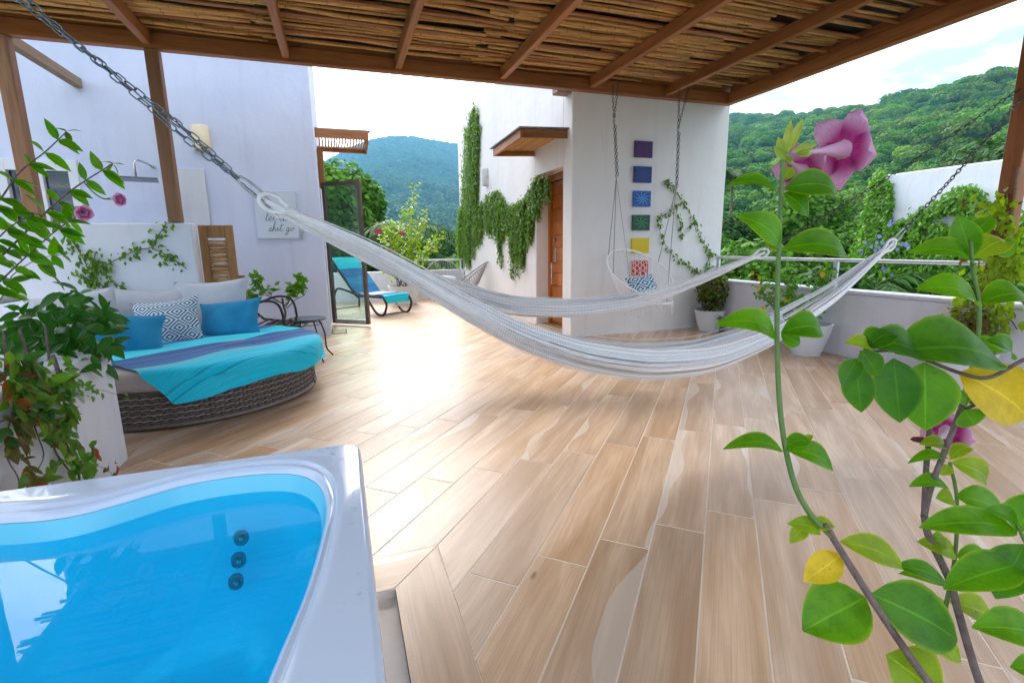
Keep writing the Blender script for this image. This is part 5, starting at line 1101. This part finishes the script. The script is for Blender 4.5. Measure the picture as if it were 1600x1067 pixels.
flower(fp, at(1462, 690, .93), at(1480, 674, .97), .060, -DOWN, .2, droop=.2); calyx(fp, at(1456, 694, .925), at(1480, 674, .96)-at(1456, 694, .925), .024)
M_BUD = nmat('dark_bud', (.10, .006, .025), (.16, .01, .04), 20, .4)
MB().tube([at(1452, 690, .92), at(1440, 687, .92), at(1428, 686, .92), at(1422, 686, .92)], [.003, .0065, .005, .0005], 8).build('bud', M_BUD, fp, smooth=True)
po = MB().lathe([(.09, 0), (.15, .20), (.16, .21), (.145, .20), (.14, .17), (.001, .17)], (.83, .34, .004), 24).build('plant_pot', M_POT, fp, smooth=True, sharp=40)

# left allamanda spray rising out of the planter
lp = thing('allamanda_plant', 'arching allamanda branches with small pink flowers at upper left', 'plant', (-1.75, 2.5, .6))
root = V3(-1.75, 2.45, .60)
def spray(pts, r, n, sz, m, skip=0):
    P_ = spline([at(*p) for p in pts], 60); MB().tube(np.vstack([root+V3(rng.normal(0, .05), rng.normal(0, .1), 0), (root+P_[0])/2+V3(-.05, 0, 0), P_]), np.r_[r*1.3, r*1.2, np.linspace(r, r*.5, 60)], 6).build('stem', M_TWIG if r > .003 else M_GSTEM, lp, smooth=True)
    for k in range(n):
        f_ = skip+(1-skip)*(k+.5)/n; i = int(f_*58); p = P_[i]; tg = unit(P_[i+1]-P_[i]); sd = unit(np.cross(tg, unit(CAM-p)))
        for s_ in (1, -1, .3):
            d = unit(sd*s_+tg*rng.uniform(.2, .7)+unit(CAM-p)*rng.normal(.1, .5)-UPN*rng.uniform(.0, .35)); leaf_inst(lp, m if rng.random() > .25 else M_LEAFT, p, d, unit(UPN*.7+unit(CAM-p)*.8+rng.normal(0, .25, 3)), sz*rng.uniform(.75, 1.25))
    for _ in range(4): leaf_inst(lp, M_LEAFT, P_[-1], unit(P_[-1]-P_[-6]+rng.normal(0, .5, 3)), UPN, sz*.6)
spray([(-20, 330, 2.0), (0, 312, 2.0), (31, 269, 2.0), (70, 238, 2.02), (104, 206, 2.05)], .004, 6, .082, M_LEAF, .05)
spray([(-30, 430, 2.1), (13, 390, 2.1), (66, 337, 2.1), (115, 295, 2.12), (176, 256, 2.15)], .005, 9, .085, M_LEAF, .1)
spray([(-30, 470, 2.15), (0, 440, 2.15), (39, 403, 2.15), (87, 361, 2.18), (118, 340, 2.2)], .004, 7, .085, M_LEAF, .1)
spray([(-40, 420, 2.05), (-10, 380, 2.05), (20, 352, 2.05), (52, 335, 2.05)], .004, 5, .085, M_LEAF, .15); spray([(-30, 500, 2.2), (5, 462, 2.2), (20, 430, 2.2), (60, 405, 2.2), (96, 398, 2.2)], .003, 5, .08, M_LEAF, .2)
stem(lp, [(131, 285, 2.12), (145, 300, 2.12), (160, 310, 2.1), (172, 311, 2.1)], .003, .003, M_GSTEM, 10)
flower(lp, at(172, 311, 2.1), at(187, 312, 2.08), .050, -DOWN, .2, droop=.05, open_=.7); flower(lp, at(122, 326, 2.1), at(131, 333, 2.06), .060, -DOWN, .6, droop=.0, open_=.7)
calyx(lp, at(166, 311, 2.1), RIGHT, .02); calyx(lp, at(117, 322, 2.1), RIGHT+DOWN, .022)

# dark bush and creeper on the planter
bu = thing('planter_bush', 'dark green leafy bush growing on top of the planter wall', 'bush', (-1.7, 2.9, .60)); g = np.random.default_rng(31)
for k in range(7): MB().tube(spline([V3(-1.8+.06*k, 2.7+.06*k, .58), V3(-1.78+.06*k, 2.75+.05*k, .7), V3(-1.8+.06*k+g.normal(0, .04), 2.8+.04*k, .84)], 8), .006, 5).build('stem', M_TWIG, bu, smooth=True)
cnt = 0
while cnt < 298:
    x, y_ = g.uniform(10, 176), g.uniform(452, 600); e = ((x-92)/86)**2+((y_-525)/78)**2
    if e > 1 or (y_ > 572 and x < 60) or (x < 78 and y_ < 486): continue
    d = g.uniform(2.5, 3.1); p = at(x, y_, d)
    if p[0] > -1.10 or p[2] < .56: continue
    leaf_inst(bu, M_LEAFD, p, unit(g.normal(0, .7, 3)+V3(.15, -.35, -.35)), unit(V3(.3, -.6, .9)+g.normal(0, .3, 3)), g.uniform(.085, .13)); cnt += 1
cr = thing('creeper', 'creeper with green, bronze and red leaves hanging down the planter face', 'creeper', (-1.24, 2.9, .67)); g = np.random.default_rng(77)
def strand(pts, n, sz, mats, r=.003, leafm=None):
    n = int(n*1.6); sz = sz*1.12
    P_ = spline([on_x(x, y_, -1.235) for x, y_ in pts], 40); P_[:, 0] += .02*np.sin(np.linspace(0, 9, 40)); MB().tube(P_, np.linspace(r, r*.5, 40), 5).build('stem', M_TWIG, cr, smooth=True)
    for k in range(n):
        i = int(g.uniform(0, 39)); p = P_[i]+V3(g.uniform(0, .05), g.normal(0, .02), g.normal(0, .02)); leaf_inst(cr, mats[int(g.integers(len(mats)))], p, unit(V3(.35, g.normal(0, .8), -.45+g.normal(0, .4))), unit(V3(.9, -.3, .4)+g.normal(0, .25, 3)), sz*g.uniform(.7, 1.3))
GR, BR, RD = M_LEAFT, M_LEAFB, M_LEAFR
strand([(60, 600), (88, 640), (92, 690), (100, 730), (108, 760)], 46, .055, [GR, GR, GR, M_LEAFV], .006); strand([(82, 555), (86, 610), (100, 660), (112, 720), (118, 768)], 40, .052, [GR, GR, M_LEAFV], .010)
strand([(20, 560), (40, 610), (60, 650), (62, 700), (50, 740)], 36, .06, [M_LEAFV, BR, GR], .004); strand([(0, 580), (10, 640), (20, 690), (14, 730), (24, 765)], 34, .06, [BR, M_LEAFV, BR, RD], .004)
strand([(80, 600), (110, 604), (140, 606), (184, 620)], 18, .035, [GR, GR, M_LEAFT], .002); strand([(30, 640), (8, 660), (-10, 690)], 16, .06, [M_LEAFD, BR], .003)
strand([(95, 690), (125, 700), (138, 715), (150, 728), (172, 742)], 12, .05, [RD, BR, RD, GR], .002); strand([(0, 560), (40, 590), (80, 600), (60, 620)], 50, .06, [M_LEAFD, GR, M_LEAFV], .004); strand([(0, 600), (30, 630), (55, 650)], 34, .06, [M_LEAFD, M_LEAFV], .004)

# wall vines
def vine(name, label, paths, plane, val, n, sz, m, spread=.03, loc=None, stemr=.004, seed=0, flowers=None):
    g = np.random.default_rng(seed); f_ = on_x if plane == 'x' else on_y; nrm = V3(-1, 0, .25) if plane == 'x' else V3(0, -1, .25); polys = [np.array([f_(x, y_, val) for x, y_ in p]) for p in paths]
    t = thing(name, label, 'vine', polys[0][0] if loc is None else loc); st_ = MB(); O = []
    for P_ in polys:
        q = spline(P_, 30); st_.tube(q+nrm*.006, stemr, 4); L_ = np.linalg.norm(np.diff(q, axis=0), axis=1).sum(); k = max(4, int(n*L_)); i = g.uniform(0, 28.99, k); a = i.astype(int); fr_ = (i-a)[:, None]; O.append(q[a]*(1-fr_)+q[a+1]*fr_)
    st_.build('stem', M_TWIG, t); O = np.vstack(O); k = len(O); O = O+g.normal(0, spread, (k, 3))*(np.array([0, 1, 1]) if plane == 'x' else np.array([1, 0, 1])); O += nrm*np.abs(g.normal(.02, spread*.9, k))[:, None]
    Z = nrm+g.normal(0, .35, (k, 3)); Z /= np.linalg.norm(Z, axis=1)[:, None]; D = np.array([0, 0, -1.])+g.normal(0, .55, (k, 3)); Yv = np.cross(Z, D); Yv /= np.linalg.norm(Yv, axis=1)[:, None]; Xv = np.cross(Yv, Z)
    MB().scatter(LSMALL, O, Xv, Yv, Z, sz*g.uniform(.6, 1.35, k)).build('foliage', m, t, smooth=True, kind='stuff'); return t
g = np.random.default_rng(13); paths = []
for k in range(22):
    x = g.uniform(727, 752); paths.append([(x, g.uniform(158, 215)+abs(x-742)*1.2), (x-g.uniform(1, 5), g.uniform(250, 300)), (x-g.uniform(2, 9), g.uniform(318, 350))])
for k in range(9): x = g.uniform(719, 738); paths.append([(x, 325), (x-3, 370), (x-2, g.uniform(395, 428))])
topx, topy, botx, boty = [718, 735, 750, 765, 780, 795, 810, 825, 838, 850, 862], [338, 318, 322, 306, 300, 322, 318, 310, 284, 276, 282], [718, 730, 742, 752, 763, 776, 780, 784, 788, 797, 803, 807, 811, 816, 820, 825, 832, 840, 848, 862], [392, 428, 405, 384, 366, 372, 400, 430, 376, 366, 420, 458, 384, 442, 420, 374, 388, 350, 322, 318]
for k in range(110):
    x = g.uniform(718, 858); a, b = np.interp(x, topx, topy), np.interp(x, botx, boty); b = a+(b-a)*g.uniform(.55, 1.02); paths.append([(x, a+g.uniform(-2, 6)), (x+g.normal(0, 2), (a+b)/2), (x+g.normal(0, 1.5), b)])
vine('wall_vine', 'dense creeper cascading over the guest house side wall and door edge', paths, 'x', DX-.015, 300, .052, M_LEAFV, .032, (DX, 8.5, 0), .004, 3)
vine('wall_vine', 'thin creeper trailing beside the hanging chair on the front wall', [[(1036, 284), (1048, 290), (1062, 310), (1084, 345), (1100, 382), (1107, 400), (1100, 428)], [(1060, 318), (1045, 333), (1028, 343), (1034, 372), (1050, 398), (1080, 418), (1092, 426)], [(1056, 330), (1062, 350), (1064, 372)], [(1088, 345), (1074, 357)], [(1040, 283), (1046, 296)], [(1104, 388), (1116, 402)]], 'y', HY-.012, 95, .045, M_LEAFV, .018, (4.6, HY, .8), .003, 4)
vine('wall_vine', 'creeper with spreading runners on the low white wall', [[(88, 345), (110, 372), (128, 400), (140, 425), (150, 450)], [(150, 430), (165, 416), (190, 402), (215, 391), (238, 386), (250, 365), (262, 348)], [(238, 388), (262, 400), (292, 420)], [(150, 395), (146, 420), (155, 450)], [(160, 420), (176, 440), (196, 452)], [(120, 430), (145, 440), (170, 450)], [(135, 395), (150, 410), (160, 430)]], 'y', 5.65, 95, .05, M_LEAFV, .035, (-2.0, 5.65, .8), .004, 5)
rv = vine('post_vine', 'yellowing creeper twisted round the right pergola post', [[(1556, 470), (1545, 430), (1566, 395), (1550, 360), (1572, 330), (1560, 305)], [(1560, 500), (1530, 480), (1515, 470), (1502, 490), (1512, 520)], [(1545, 440), (1578, 420), (1586, 380), (1580, 340)], [(1550, 470), (1560, 510), (1540, 540)], [(1560, 480), (1580, 500), (1590, 515)], [(1540, 420), (1570, 410), (1590, 430), (1580, 390)]], 'x', 4.90, 120, .065, M_LEAFYG, .05, (4.92, 2.5, .7), .005, 6)
O = np.array([on_x(x, y_, 4.90) for x, y_ in zip(g.uniform(1500, 1590, 120), g.uniform(310, 540, 120))]); O = O[np.abs(O[:, 1]-2.5) < .32]; Z = np.tile(unit((-1, .2, .3)), (len(O), 1))+g.normal(0, .3, (len(O), 3)); Z /= np.linalg.norm(Z, axis=1)[:, None]; Xv = np.cross(Z, g.normal(size=(len(O), 3))); Xv /= np.linalg.norm(Xv, axis=1)[:, None]
MB().scatter(LSMALL, O, Xv, np.cross(Z, Xv), Z, .055).build('bronze_foliage', M_LEAFB, rv, kind='stuff')
MB().tube(np.array([on_x(x, y_, 4.905) for x, y_ in ((1592, 262), (1583, 330), (1573, 400))]), .012, 6).build('pale_cane', M_OLDWOOD, rv)

# ------------------------------------------------------------------ potted plants
def pot(t, c, r0, r1, h, m=M_POT):
    MB().lathe([(.001, 0), (r0, 0), (r0*1.02, .01), (r0*.45+r1*.55, h*.5), (r1, h), (r1-.02, h), (r1-.03, h-.05), (.001, h-.05)], c, 28).build('pot', m, t, smooth=True, recalc=True, sharp=45)
    MB().lathe([(.001, .012), (r1*.6, .008), (r1-.032, 0)], np.asarray(c)+V3(0, 0, h-.048), 20).build('soil', M_SOIL, t)
def blobfoliage(t, name, m, C_, rad, n, sz, seed, T=LSMALL, tilt=.5):
    g = np.random.default_rng(seed); u = rand_dirs(n, g); O = np.asarray(C_)+u*np.asarray(rad)*(g.uniform(.25, 1, n)**.45)[:, None]; mb = MB(); cards(mb, O, u+V3(0, 0, .5), sz, g, T, tilt); return mb.build(name, m, t, smooth=True, kind='stuff')
p1 = thing('potted_shrub', 'bronze green bushy shrub in a white pot in the corner', 'potted plant', (4.78, 5.50, .003)); pot(p1, (4.78, 5.50, .003), .13, .205, .29)
blobfoliage(p1, 'foliage', M_LEAFB, (4.80, 5.50, .56), (.21, .21, .30), 900, .05, 1); blobfoliage(p1, 'green_foliage', M_LEAFV, (4.80, 5.48, .60), (.20, .20, .30), 500, .05, 2)
MB().tube([(4.78, 5.5, .24), (4.79, 5.5, .75)], .012, 5).build('stem', M_TWIG, p1)
q = MB(); O = np.array([on_z(1107, 515, 0)])
vv = spline([V3(4.74, 5.36, .30), V3(4.77, 5.30, .22), V3(4.82, 5.28, .08)], 14); mbv = MB(); mbv.tube(vv, .003, 4); mbv.build('trailing_stem', M_GSTEM, p1); gg = np.random.default_rng(3); Oq = np.repeat(vv, 3, 0)+gg.normal(0, .015, (42, 3)); mbv = MB(); cards(mbv, Oq, np.tile(V3(-.3, -1, .2), (42, 1)), .04, gg, LSMALL, .4); mbv.build('trailing_leaves', M_LEAFT, p1, kind='stuff')
p2 = thing('potted_shrub', 'loose shrub with yellow flowers in a white bowl pot by the parapet', 'potted plant', (4.70, 3.90, .003)); pot(p2, (4.70, 3.90, .003), .14, .235, .34)
g = np.random.default_rng(21); tips = []
for (x, y_) in ((1196, 440), (1205, 468), (1240, 432), (1232, 470), (1285, 428), (1300, 425), (1275, 455), (1215, 495), (1250, 470), (1290, 450), (1186, 455), (1218, 430)):
    tip = on_x(x, y_, 4.70+g.uniform(-.12, .16)); b = V3(4.70+g.normal(0, .04), 3.9+g.normal(0, .04), .30); P_ = spline([b, (b+tip)/2+V3(g.normal(0, .05), g.normal(0, .05), .02), tip], 20); MB().tube(P_, np.linspace(.006, .002, 20), 5).build('stem', M_TWIG, p2, smooth=True); tips.append(P_)
O = np.vstack([P_[8:][np.repeat(np.arange(12), 5)]+g.normal(0, .028, (60, 3)) for P_ in tips]+[P_[-1]+g.normal(0, .05, (16, 3)) for P_ in tips]); mbv = MB(); cards(mbv, O, np.tile(V3(-.4, -.3, .8), (len(O), 1)), .055, g, LSMALL, .5); mbv.build('foliage', M_LEAFT, p2, smooth=True, kind='stuff')
for (x, y_) in ((1176, 427), (1187, 434), (1186, 450), (1229, 468), (1193, 481), (1286, 429)):
    c = on_x(x, y_, 4.62)
    fl_ = MB()
    for k in range(6): a = k*math.pi/3; d = V3(0, math.cos(a), math.sin(a)); fl_.add([c, c+d*.02+V3(-.008, 0, 0)+np.cross(d, (1, 0, 0))*.012, c+d*.034+V3(-.002, 0, 0), c+d*.02+V3(-.008, 0, 0)-np.cross(d, (1, 0, 0))*.012], [(0, 1, 2, 3)])
    fl_.build('flower', M_YFLOWER, p2)
p3 = thing('potted_shrub', 'white pot with trailing stems below the right post', 'potted plant', (4.76, 2.52, .003)); pot(p3, (4.76, 2.52, .003), .14, .22, .31)
blobfoliage(p3, 'foliage', M_LEAFB, (4.80, 2.52, .50), (.16, .16, .20), 260, .05, 5); MB().tube([(4.76, 2.52, .26), (4.80, 2.5, .5), (4.88, 2.5, .72)], .006, 5).build('stem', M_TWIG, p3)
fg_ = thing('potted_tree', 'small bare branched tree with lime leaf tufts against the left wall', 'potted plant', (-.72, 6.62, .0)); M_DARKPOT = nmat('brown_pot', (.10, .07, .06), (.15, .10, .08), 6, .7); pot(fg_, (-.72, 6.62, .003), .14, .19, .31, M_DARKPOT)
tp = lambda x, y_: on_y(x, y_, 6.60)
MB().tube(spline([V3(-.72, 6.6, .27), tp(446, 490), tp(443, 478), tp(441, 466)], 12), .014, 6).build('trunk', M_BARK, fg_, smooth=True)
g = np.random.default_rng(9); mbv = MB()
for pth, tuft in (([(443, 475), (425, 466), (408, 450), (402, 438)], [(401, 433), (403, 445)]), ([(443, 475), (422, 464), (404, 460)], [(401, 460)]), ([(424, 464), (422, 455)], [(421, 452)]), ([(444, 478), (455, 465), (462, 445), (466, 434)], [(466, 432), (470, 440), (464, 447)]), ([(446, 480), (452, 470), (460, 452)], [(459, 450), (455, 460), (468, 448)]), ([(448, 482), (462, 468), (474, 462), (481, 450)], []), ([(402, 462), (396, 466), (388, 460)], [(388, 461)])):
    P_ = spline([tp(*p) for p in pth], 14); P_[:, 1] += np.linspace(0, 1, 14)*g.normal(0, .05); MB().tube(P_, np.linspace(.007, .003, 14), 5).build('branch', M_BARK, fg_, smooth=True)
    for c in tuft: O = tp(*c)+g.normal(0, .022, (16, 3)); cards(mbv, O, np.tile(V3(0, -.8, .5), (16, 1)), .085, g, LSMALL, .7)
mbv.build('foliage', M_LEAFT, fg_, smooth=True, kind='stuff')
sh_ = thing('flowering_shrub', 'tall yellow green shrub with pink flowers on the far terrace', 'shrub', (1.25, 10.7, 0)); pot(sh_, (1.25, 10.7, .003), .24, .34, .40)
g = np.random.default_rng(41); mbv = MB(); 
for (x, y_) in ((648, 292), (630, 330), (610, 345), (596, 370), (580, 385), (660, 345), (675, 375), (690, 370), (640, 320), (622, 360), (650, 372), (600, 352), (665, 330)):
    tip = on_y(x, y_, 10.7+g.uniform(-.25, .25)); b = V3(1.25+g.normal(0, .08), 10.7+g.normal(0, .08), .36); P_ = spline([b, (b+tip)/2+V3(g.normal(0, .06), 0, .05), tip], 24); MB().tube(P_, np.linspace(.010, .003, 24), 5).build('stem', M_TWIG, sh_, smooth=True)
    O = P_[6:][np.repeat(np.arange(18), 7)]+g.normal(0, .05, (126, 3)); cards(mbv, O, np.tile(V3(0, -.4, .9), (126, 1)), .085, g, LSMALL, .5)
mbv.build('foliage', M_LEAFYG, sh_, smooth=True, kind='stuff')
for (x, y_) in ((588, 362), (593, 361), (628, 365), (609, 393), (642, 416), (556, 379), (611, 398)):
    c = on_y(x, y_, 10.5); fl_ = MB()
    for k in range(6): a = k*math.pi/3; d = V3(math.cos(a), 0, math.sin(a)); e_ = V3(-math.sin(a), 0, math.cos(a)); fl_.add([c, c+d*.035+e_*.025-V3(0, .02, 0), c+d*.062, c+d*.035-e_*.025-V3(0, .02, 0)], [(0, 1, 2, 3)])
    fl_.build('flower', M_PINK, sh_)

# ------------------------------------------------------------------ neighbour house with flowering vine
nb = thing('neighbour_house', 'white neighbouring house wall half covered with flowering vine', 'building', (12, 5, GZ))
MB().span((12.0, -6.0, GZ), (16.5, 8.4, 2.67), .02).build('wall', M_WALL, nb)
MB().span((11.97, 3.55, -.2), (12.06, 4.75, 1.45), .01).build('window_frame', M_WHITEMETAL, nb); MB().span((11.962, 3.62, -.13), (11.972, 4.68, 1.38)).build('window_pane', nmat('teal_glass', (.03, .22, .30), (.04, .26, .33), 3, .05, .7), nb)
vn = thing('flowering_vine', 'bright green vine with small blue flowers on the neighbouring house', 'vine', (11.9, 6, GZ)); g = np.random.default_rng(55)
pxs = g.uniform(1335, 1720, 42000); pys = g.uniform(258, 520, 42000); topl = np.interp(pxs, [1335, 1352, 1362, 1375, 1392, 1402, 1412, 1440, 1470, 1492, 1510, 1538, 1548, 1570, 1720], [440, 340, 290, 268, 285, 340, 345, 330, 318, 298, 292, 300, 330, 350, 300])
holes = [(1466, 342, 9, 6), (1490, 342, 17, 12), (1516, 331, 8, 5), (1455, 361, 10, 8), (1424, 353, 11, 5), (1402, 334, 9, 9), (1500, 374, 14, 13), (1472, 373, 4, 7), (1446, 375, 6, 4)]
ok = pys > topl+g.normal(0, 5, len(pxs))
for hx, hy_, ha, hb in holes: ok &= ((pxs-hx)/ha)**2+((pys-hy_)/hb)**2 > 1+g.normal(0, .2, len(pxs))
O = np.array([on_x(a, b, 11.93) for a, b in zip(pxs[ok], pys[ok])]); O[:, 0] -= np.abs(g.normal(.05, .10, len(O)))*np.clip((2.8-O[:, 2])*.8, .4, 2.2); k = len(O)
Z = V3(-1, -.1, .35)+g.normal(0, .4, (k, 3)); Z /= np.linalg.norm(Z, axis=1)[:, None]; D = V3(0, 0, -1)+g.normal(0, .6, (k, 3)); Yv = np.cross(Z, D); Yv /= np.linalg.norm(Yv, axis=1)[:, None]
MB().scatter(LSMALL, O, np.cross(Yv, Z), Yv, Z, .10*g.uniform(.6, 1.3, k)).build('foliage', M_LEAFT, vn, smooth=True, kind='stuff')
blf = MB()
for (x, y_) in zip(g.uniform(1345, 1420, 22), g.uniform(330, 455, 22)):
    c = on_x(x, y_, 11.55)
    for q in range(5): a = q*1.2566; d = V3(0, math.cos(a), math.sin(a)); e_ = V3(0, -math.sin(a), math.cos(a)); blf.add([c, c+d*.03+e_*.022, c+d*.05, c+d*.03-e_*.022], [(0, 1, 2, 3)])
blf.build('flowers', M_BLUEFL, vn, kind='stuff')

# ------------------------------------------------------------------ trees beyond the terrace
def tree(name, label, c, rad, n, sz, m, seed, lobes=12, group='trees beyond the terrace'):
    n = int(n*2.3); sz = sz*.62
    g = np.random.default_rng(seed); c = np.asarray(c, float); rad = np.asarray(rad, float); t = thing(name, label, 'tree', (c[0], c[1], GZ), group)
    base = V3(c[0], c[1], GZ); P_ = spline([base, base*.5+c*.5+V3(g.normal(0, .3), g.normal(0, .3), 0), c-V3(0, 0, rad[2]*.3)], 12); tr_ = MB().tube(P_, np.linspace(.28, .10, 12)*rad[0]/3, 8).build('trunk', M_BARK, t, smooth=True)
    mb = MB()
    for i in range(lobes):
        d = rand_dirs(1, g)[0]; d[2] = d[2]*.8+.15; lc = c+d*rad*(.62 if i else 0); lr = rad*g.uniform(.40, .58); k = n//lobes; u = rand_dirs(k, g); cards(mb, lc+u*lr*(g.uniform(.55, 1.08, k)**.6)[:, None], u+V3(0, 0, .35), sz, g, CARD, .5)
        MB().tube(spline([c-V3(0, 0, rad[2]*.4), (c+lc)/2-V3(0, 0, .1), lc], 6), np.linspace(.05, .02, 6)*rad[0]/2, 5).build('branch', M_BARK, t, smooth=True)
    mb.build('crown', m, t, kind='stuff'); return t
tree('broadleaf_tree', 'tall bright topped tree behind the open glass door', (.1, 19.5, 1.9), (2.6, 2.4, 2.6), 9000, .26, M_TREE, 1)
tree('broadleaf_tree', 'dark tree behind the sun lounger beside the left house', (-.9, 16.0, -.2), (2.2, 2.0, 2.0), 6000, .24, M_TREED, 2)
tree('broadleaf_tree', 'round dark green tree left of the vine covered wall', (6.6, 26, -.4), (2.8, 2.6, 2.3), 6000, .26, M_TREED, 3); tree('broadleaf_tree', 'low light green tree behind the string chairs', (4.2, 21, -1.2), (2.4, 2.2, 2.0), 5000, .24, M_TREE, 4)
tree('broadleaf_tree', 'leafy tree crown behind the corner potted shrub', (10.5, 10.2, -.9), (2.0, 1.9, 2.0), 6000, .22, M_TREE, 5); tree('broadleaf_tree', 'dark tree crown behind the yellow flowered shrub', (9.6, 7.4, -1.2), (1.5, 1.5, 1.9), 5000, .20, M_TREED, 6)
tree('broadleaf_tree', 'pale feathery tree on the slope above the right railing', (26, 21, .5), (4.2, 4.0, 3.6), 8000, .32, M_TREE, 7); tree('broadleaf_tree', 'dark spreading tree behind the neighbouring house', (30, 13, 2.6), (5, 5, 3.4), 8000, .36, M_TREED, 8); tree('broadleaf_tree', 'green rounded tree left of the large purple flower', (22, 25.5, .2), (3.4, 3.2, 2.9), 7000, .3, M_TREED, 9); tree('broadleaf_tree', 'light green tree beyond the front wall corner', (18, 22.5, -.6), (3.0, 2.8, 2.4), 7000, .28, M_TREE, 10)
def palm(label, c, n, L_, seed):
    g = np.random.default_rng(seed); c = np.asarray(c, float); t = thing('palm_tree', label, 'palm', (c[0], c[1], GZ), 'palms beyond the terrace'); MB().tube(spline([V3(c[0]+.3, c[1], GZ), V3(c[0]+.15, c[1]+.1, (c[2]+GZ)/2), c], 10), .13, 8).build('trunk', M_BARK, t, smooth=True)
    for k in range(n):
        a = k*2.4+g.normal(0, .2); el = g.uniform(-.1, 1.1); d = V3(math.cos(a), math.sin(a), 0); P_ = np.array([c+d*L_*s_*math.cos(el*(1-s_*.6))+V3(0, 0, L_*(s_*math.sin(el)-.75*s_*s_)) for s_ in np.linspace(0, 1, 22)]); mb = MB().tube(P_, np.linspace(.022, .006, 22), 4)
        tg = np.gradient(P_, axis=0); tg /= np.linalg.norm(tg, axis=1)[:, None]; sd = np.cross(tg, V3(0, 0, 1)); sd /= np.linalg.norm(sd, axis=1)[:, None]
        for s_ in (1, -1):
            ii = np.repeat(np.arange(3, 22), 2); O = P_[ii]+tg[ii]*np.tile([0, .5], 19)[:, None]*L_/22; X_ = sd[ii]*s_*.8+tg[ii]*.6+V3(0, 0, -.35)+g.normal(0, .08, (38, 3)); X_ /= np.linalg.norm(X_, axis=1)[:, None]; Z_ = np.tile(V3(0, 0, 1.), (38, 1)); Y_ = np.cross(Z_, X_); Y_ /= np.linalg.norm(Y_, axis=1)[:, None]
            mb.scatter(leaf_tpl(2, .13, .2, .25), O, X_, Y_, np.cross(X_, Y_), L_*.34*np.sin(np.clip(ii/21, .12, .95)*math.pi)**.5)
        mb.build('frond', M_PALM, t, smooth=True)
palm('palm with drooping fronds right of the glass door', (1.75, 17.0, 1.45), 16, 2.2, 1); palm('palm crown between the yellow flowered shrub and the railing', (10.8, 7.6, .1), 14, 2.0, 2); palm('dark palm low behind the right railing', (11.2, 9.2, -.3), 14, 2.0, 3); palm('palm standing on the forested slope behind the front wall', (42, 46, 8.5), 16, 3.6, 4)

# ------------------------------------------------------------------ haze
hz = MB().span((-3950, -3950, GZ-8), (3950, 3950, 860)); me = hz.data('haze'); m = bpy.data.materials.new('haze'); m.use_nodes = True; n = m.node_tree; n.nodes.clear()
ov = n.nodes.new('ShaderNodeOutputMaterial'); pv = n.nodes.new('ShaderNodeVolumePrincipled'); pv.inputs['Color'].default_value = (.24, .63, 1.0, 1); pv.inputs['Density'].default_value = .00020; pv.inputs['Anisotropy'].default_value = 0.0; n.links.new(pv.outputs[0], ov.inputs['Volume'])
me.materials.append(m); o = bpy.data.objects.new('haze', me); COL.objects.link(o); tag(o, 'pale blue haze softening the distant mountain', 'haze', kind='stuff')
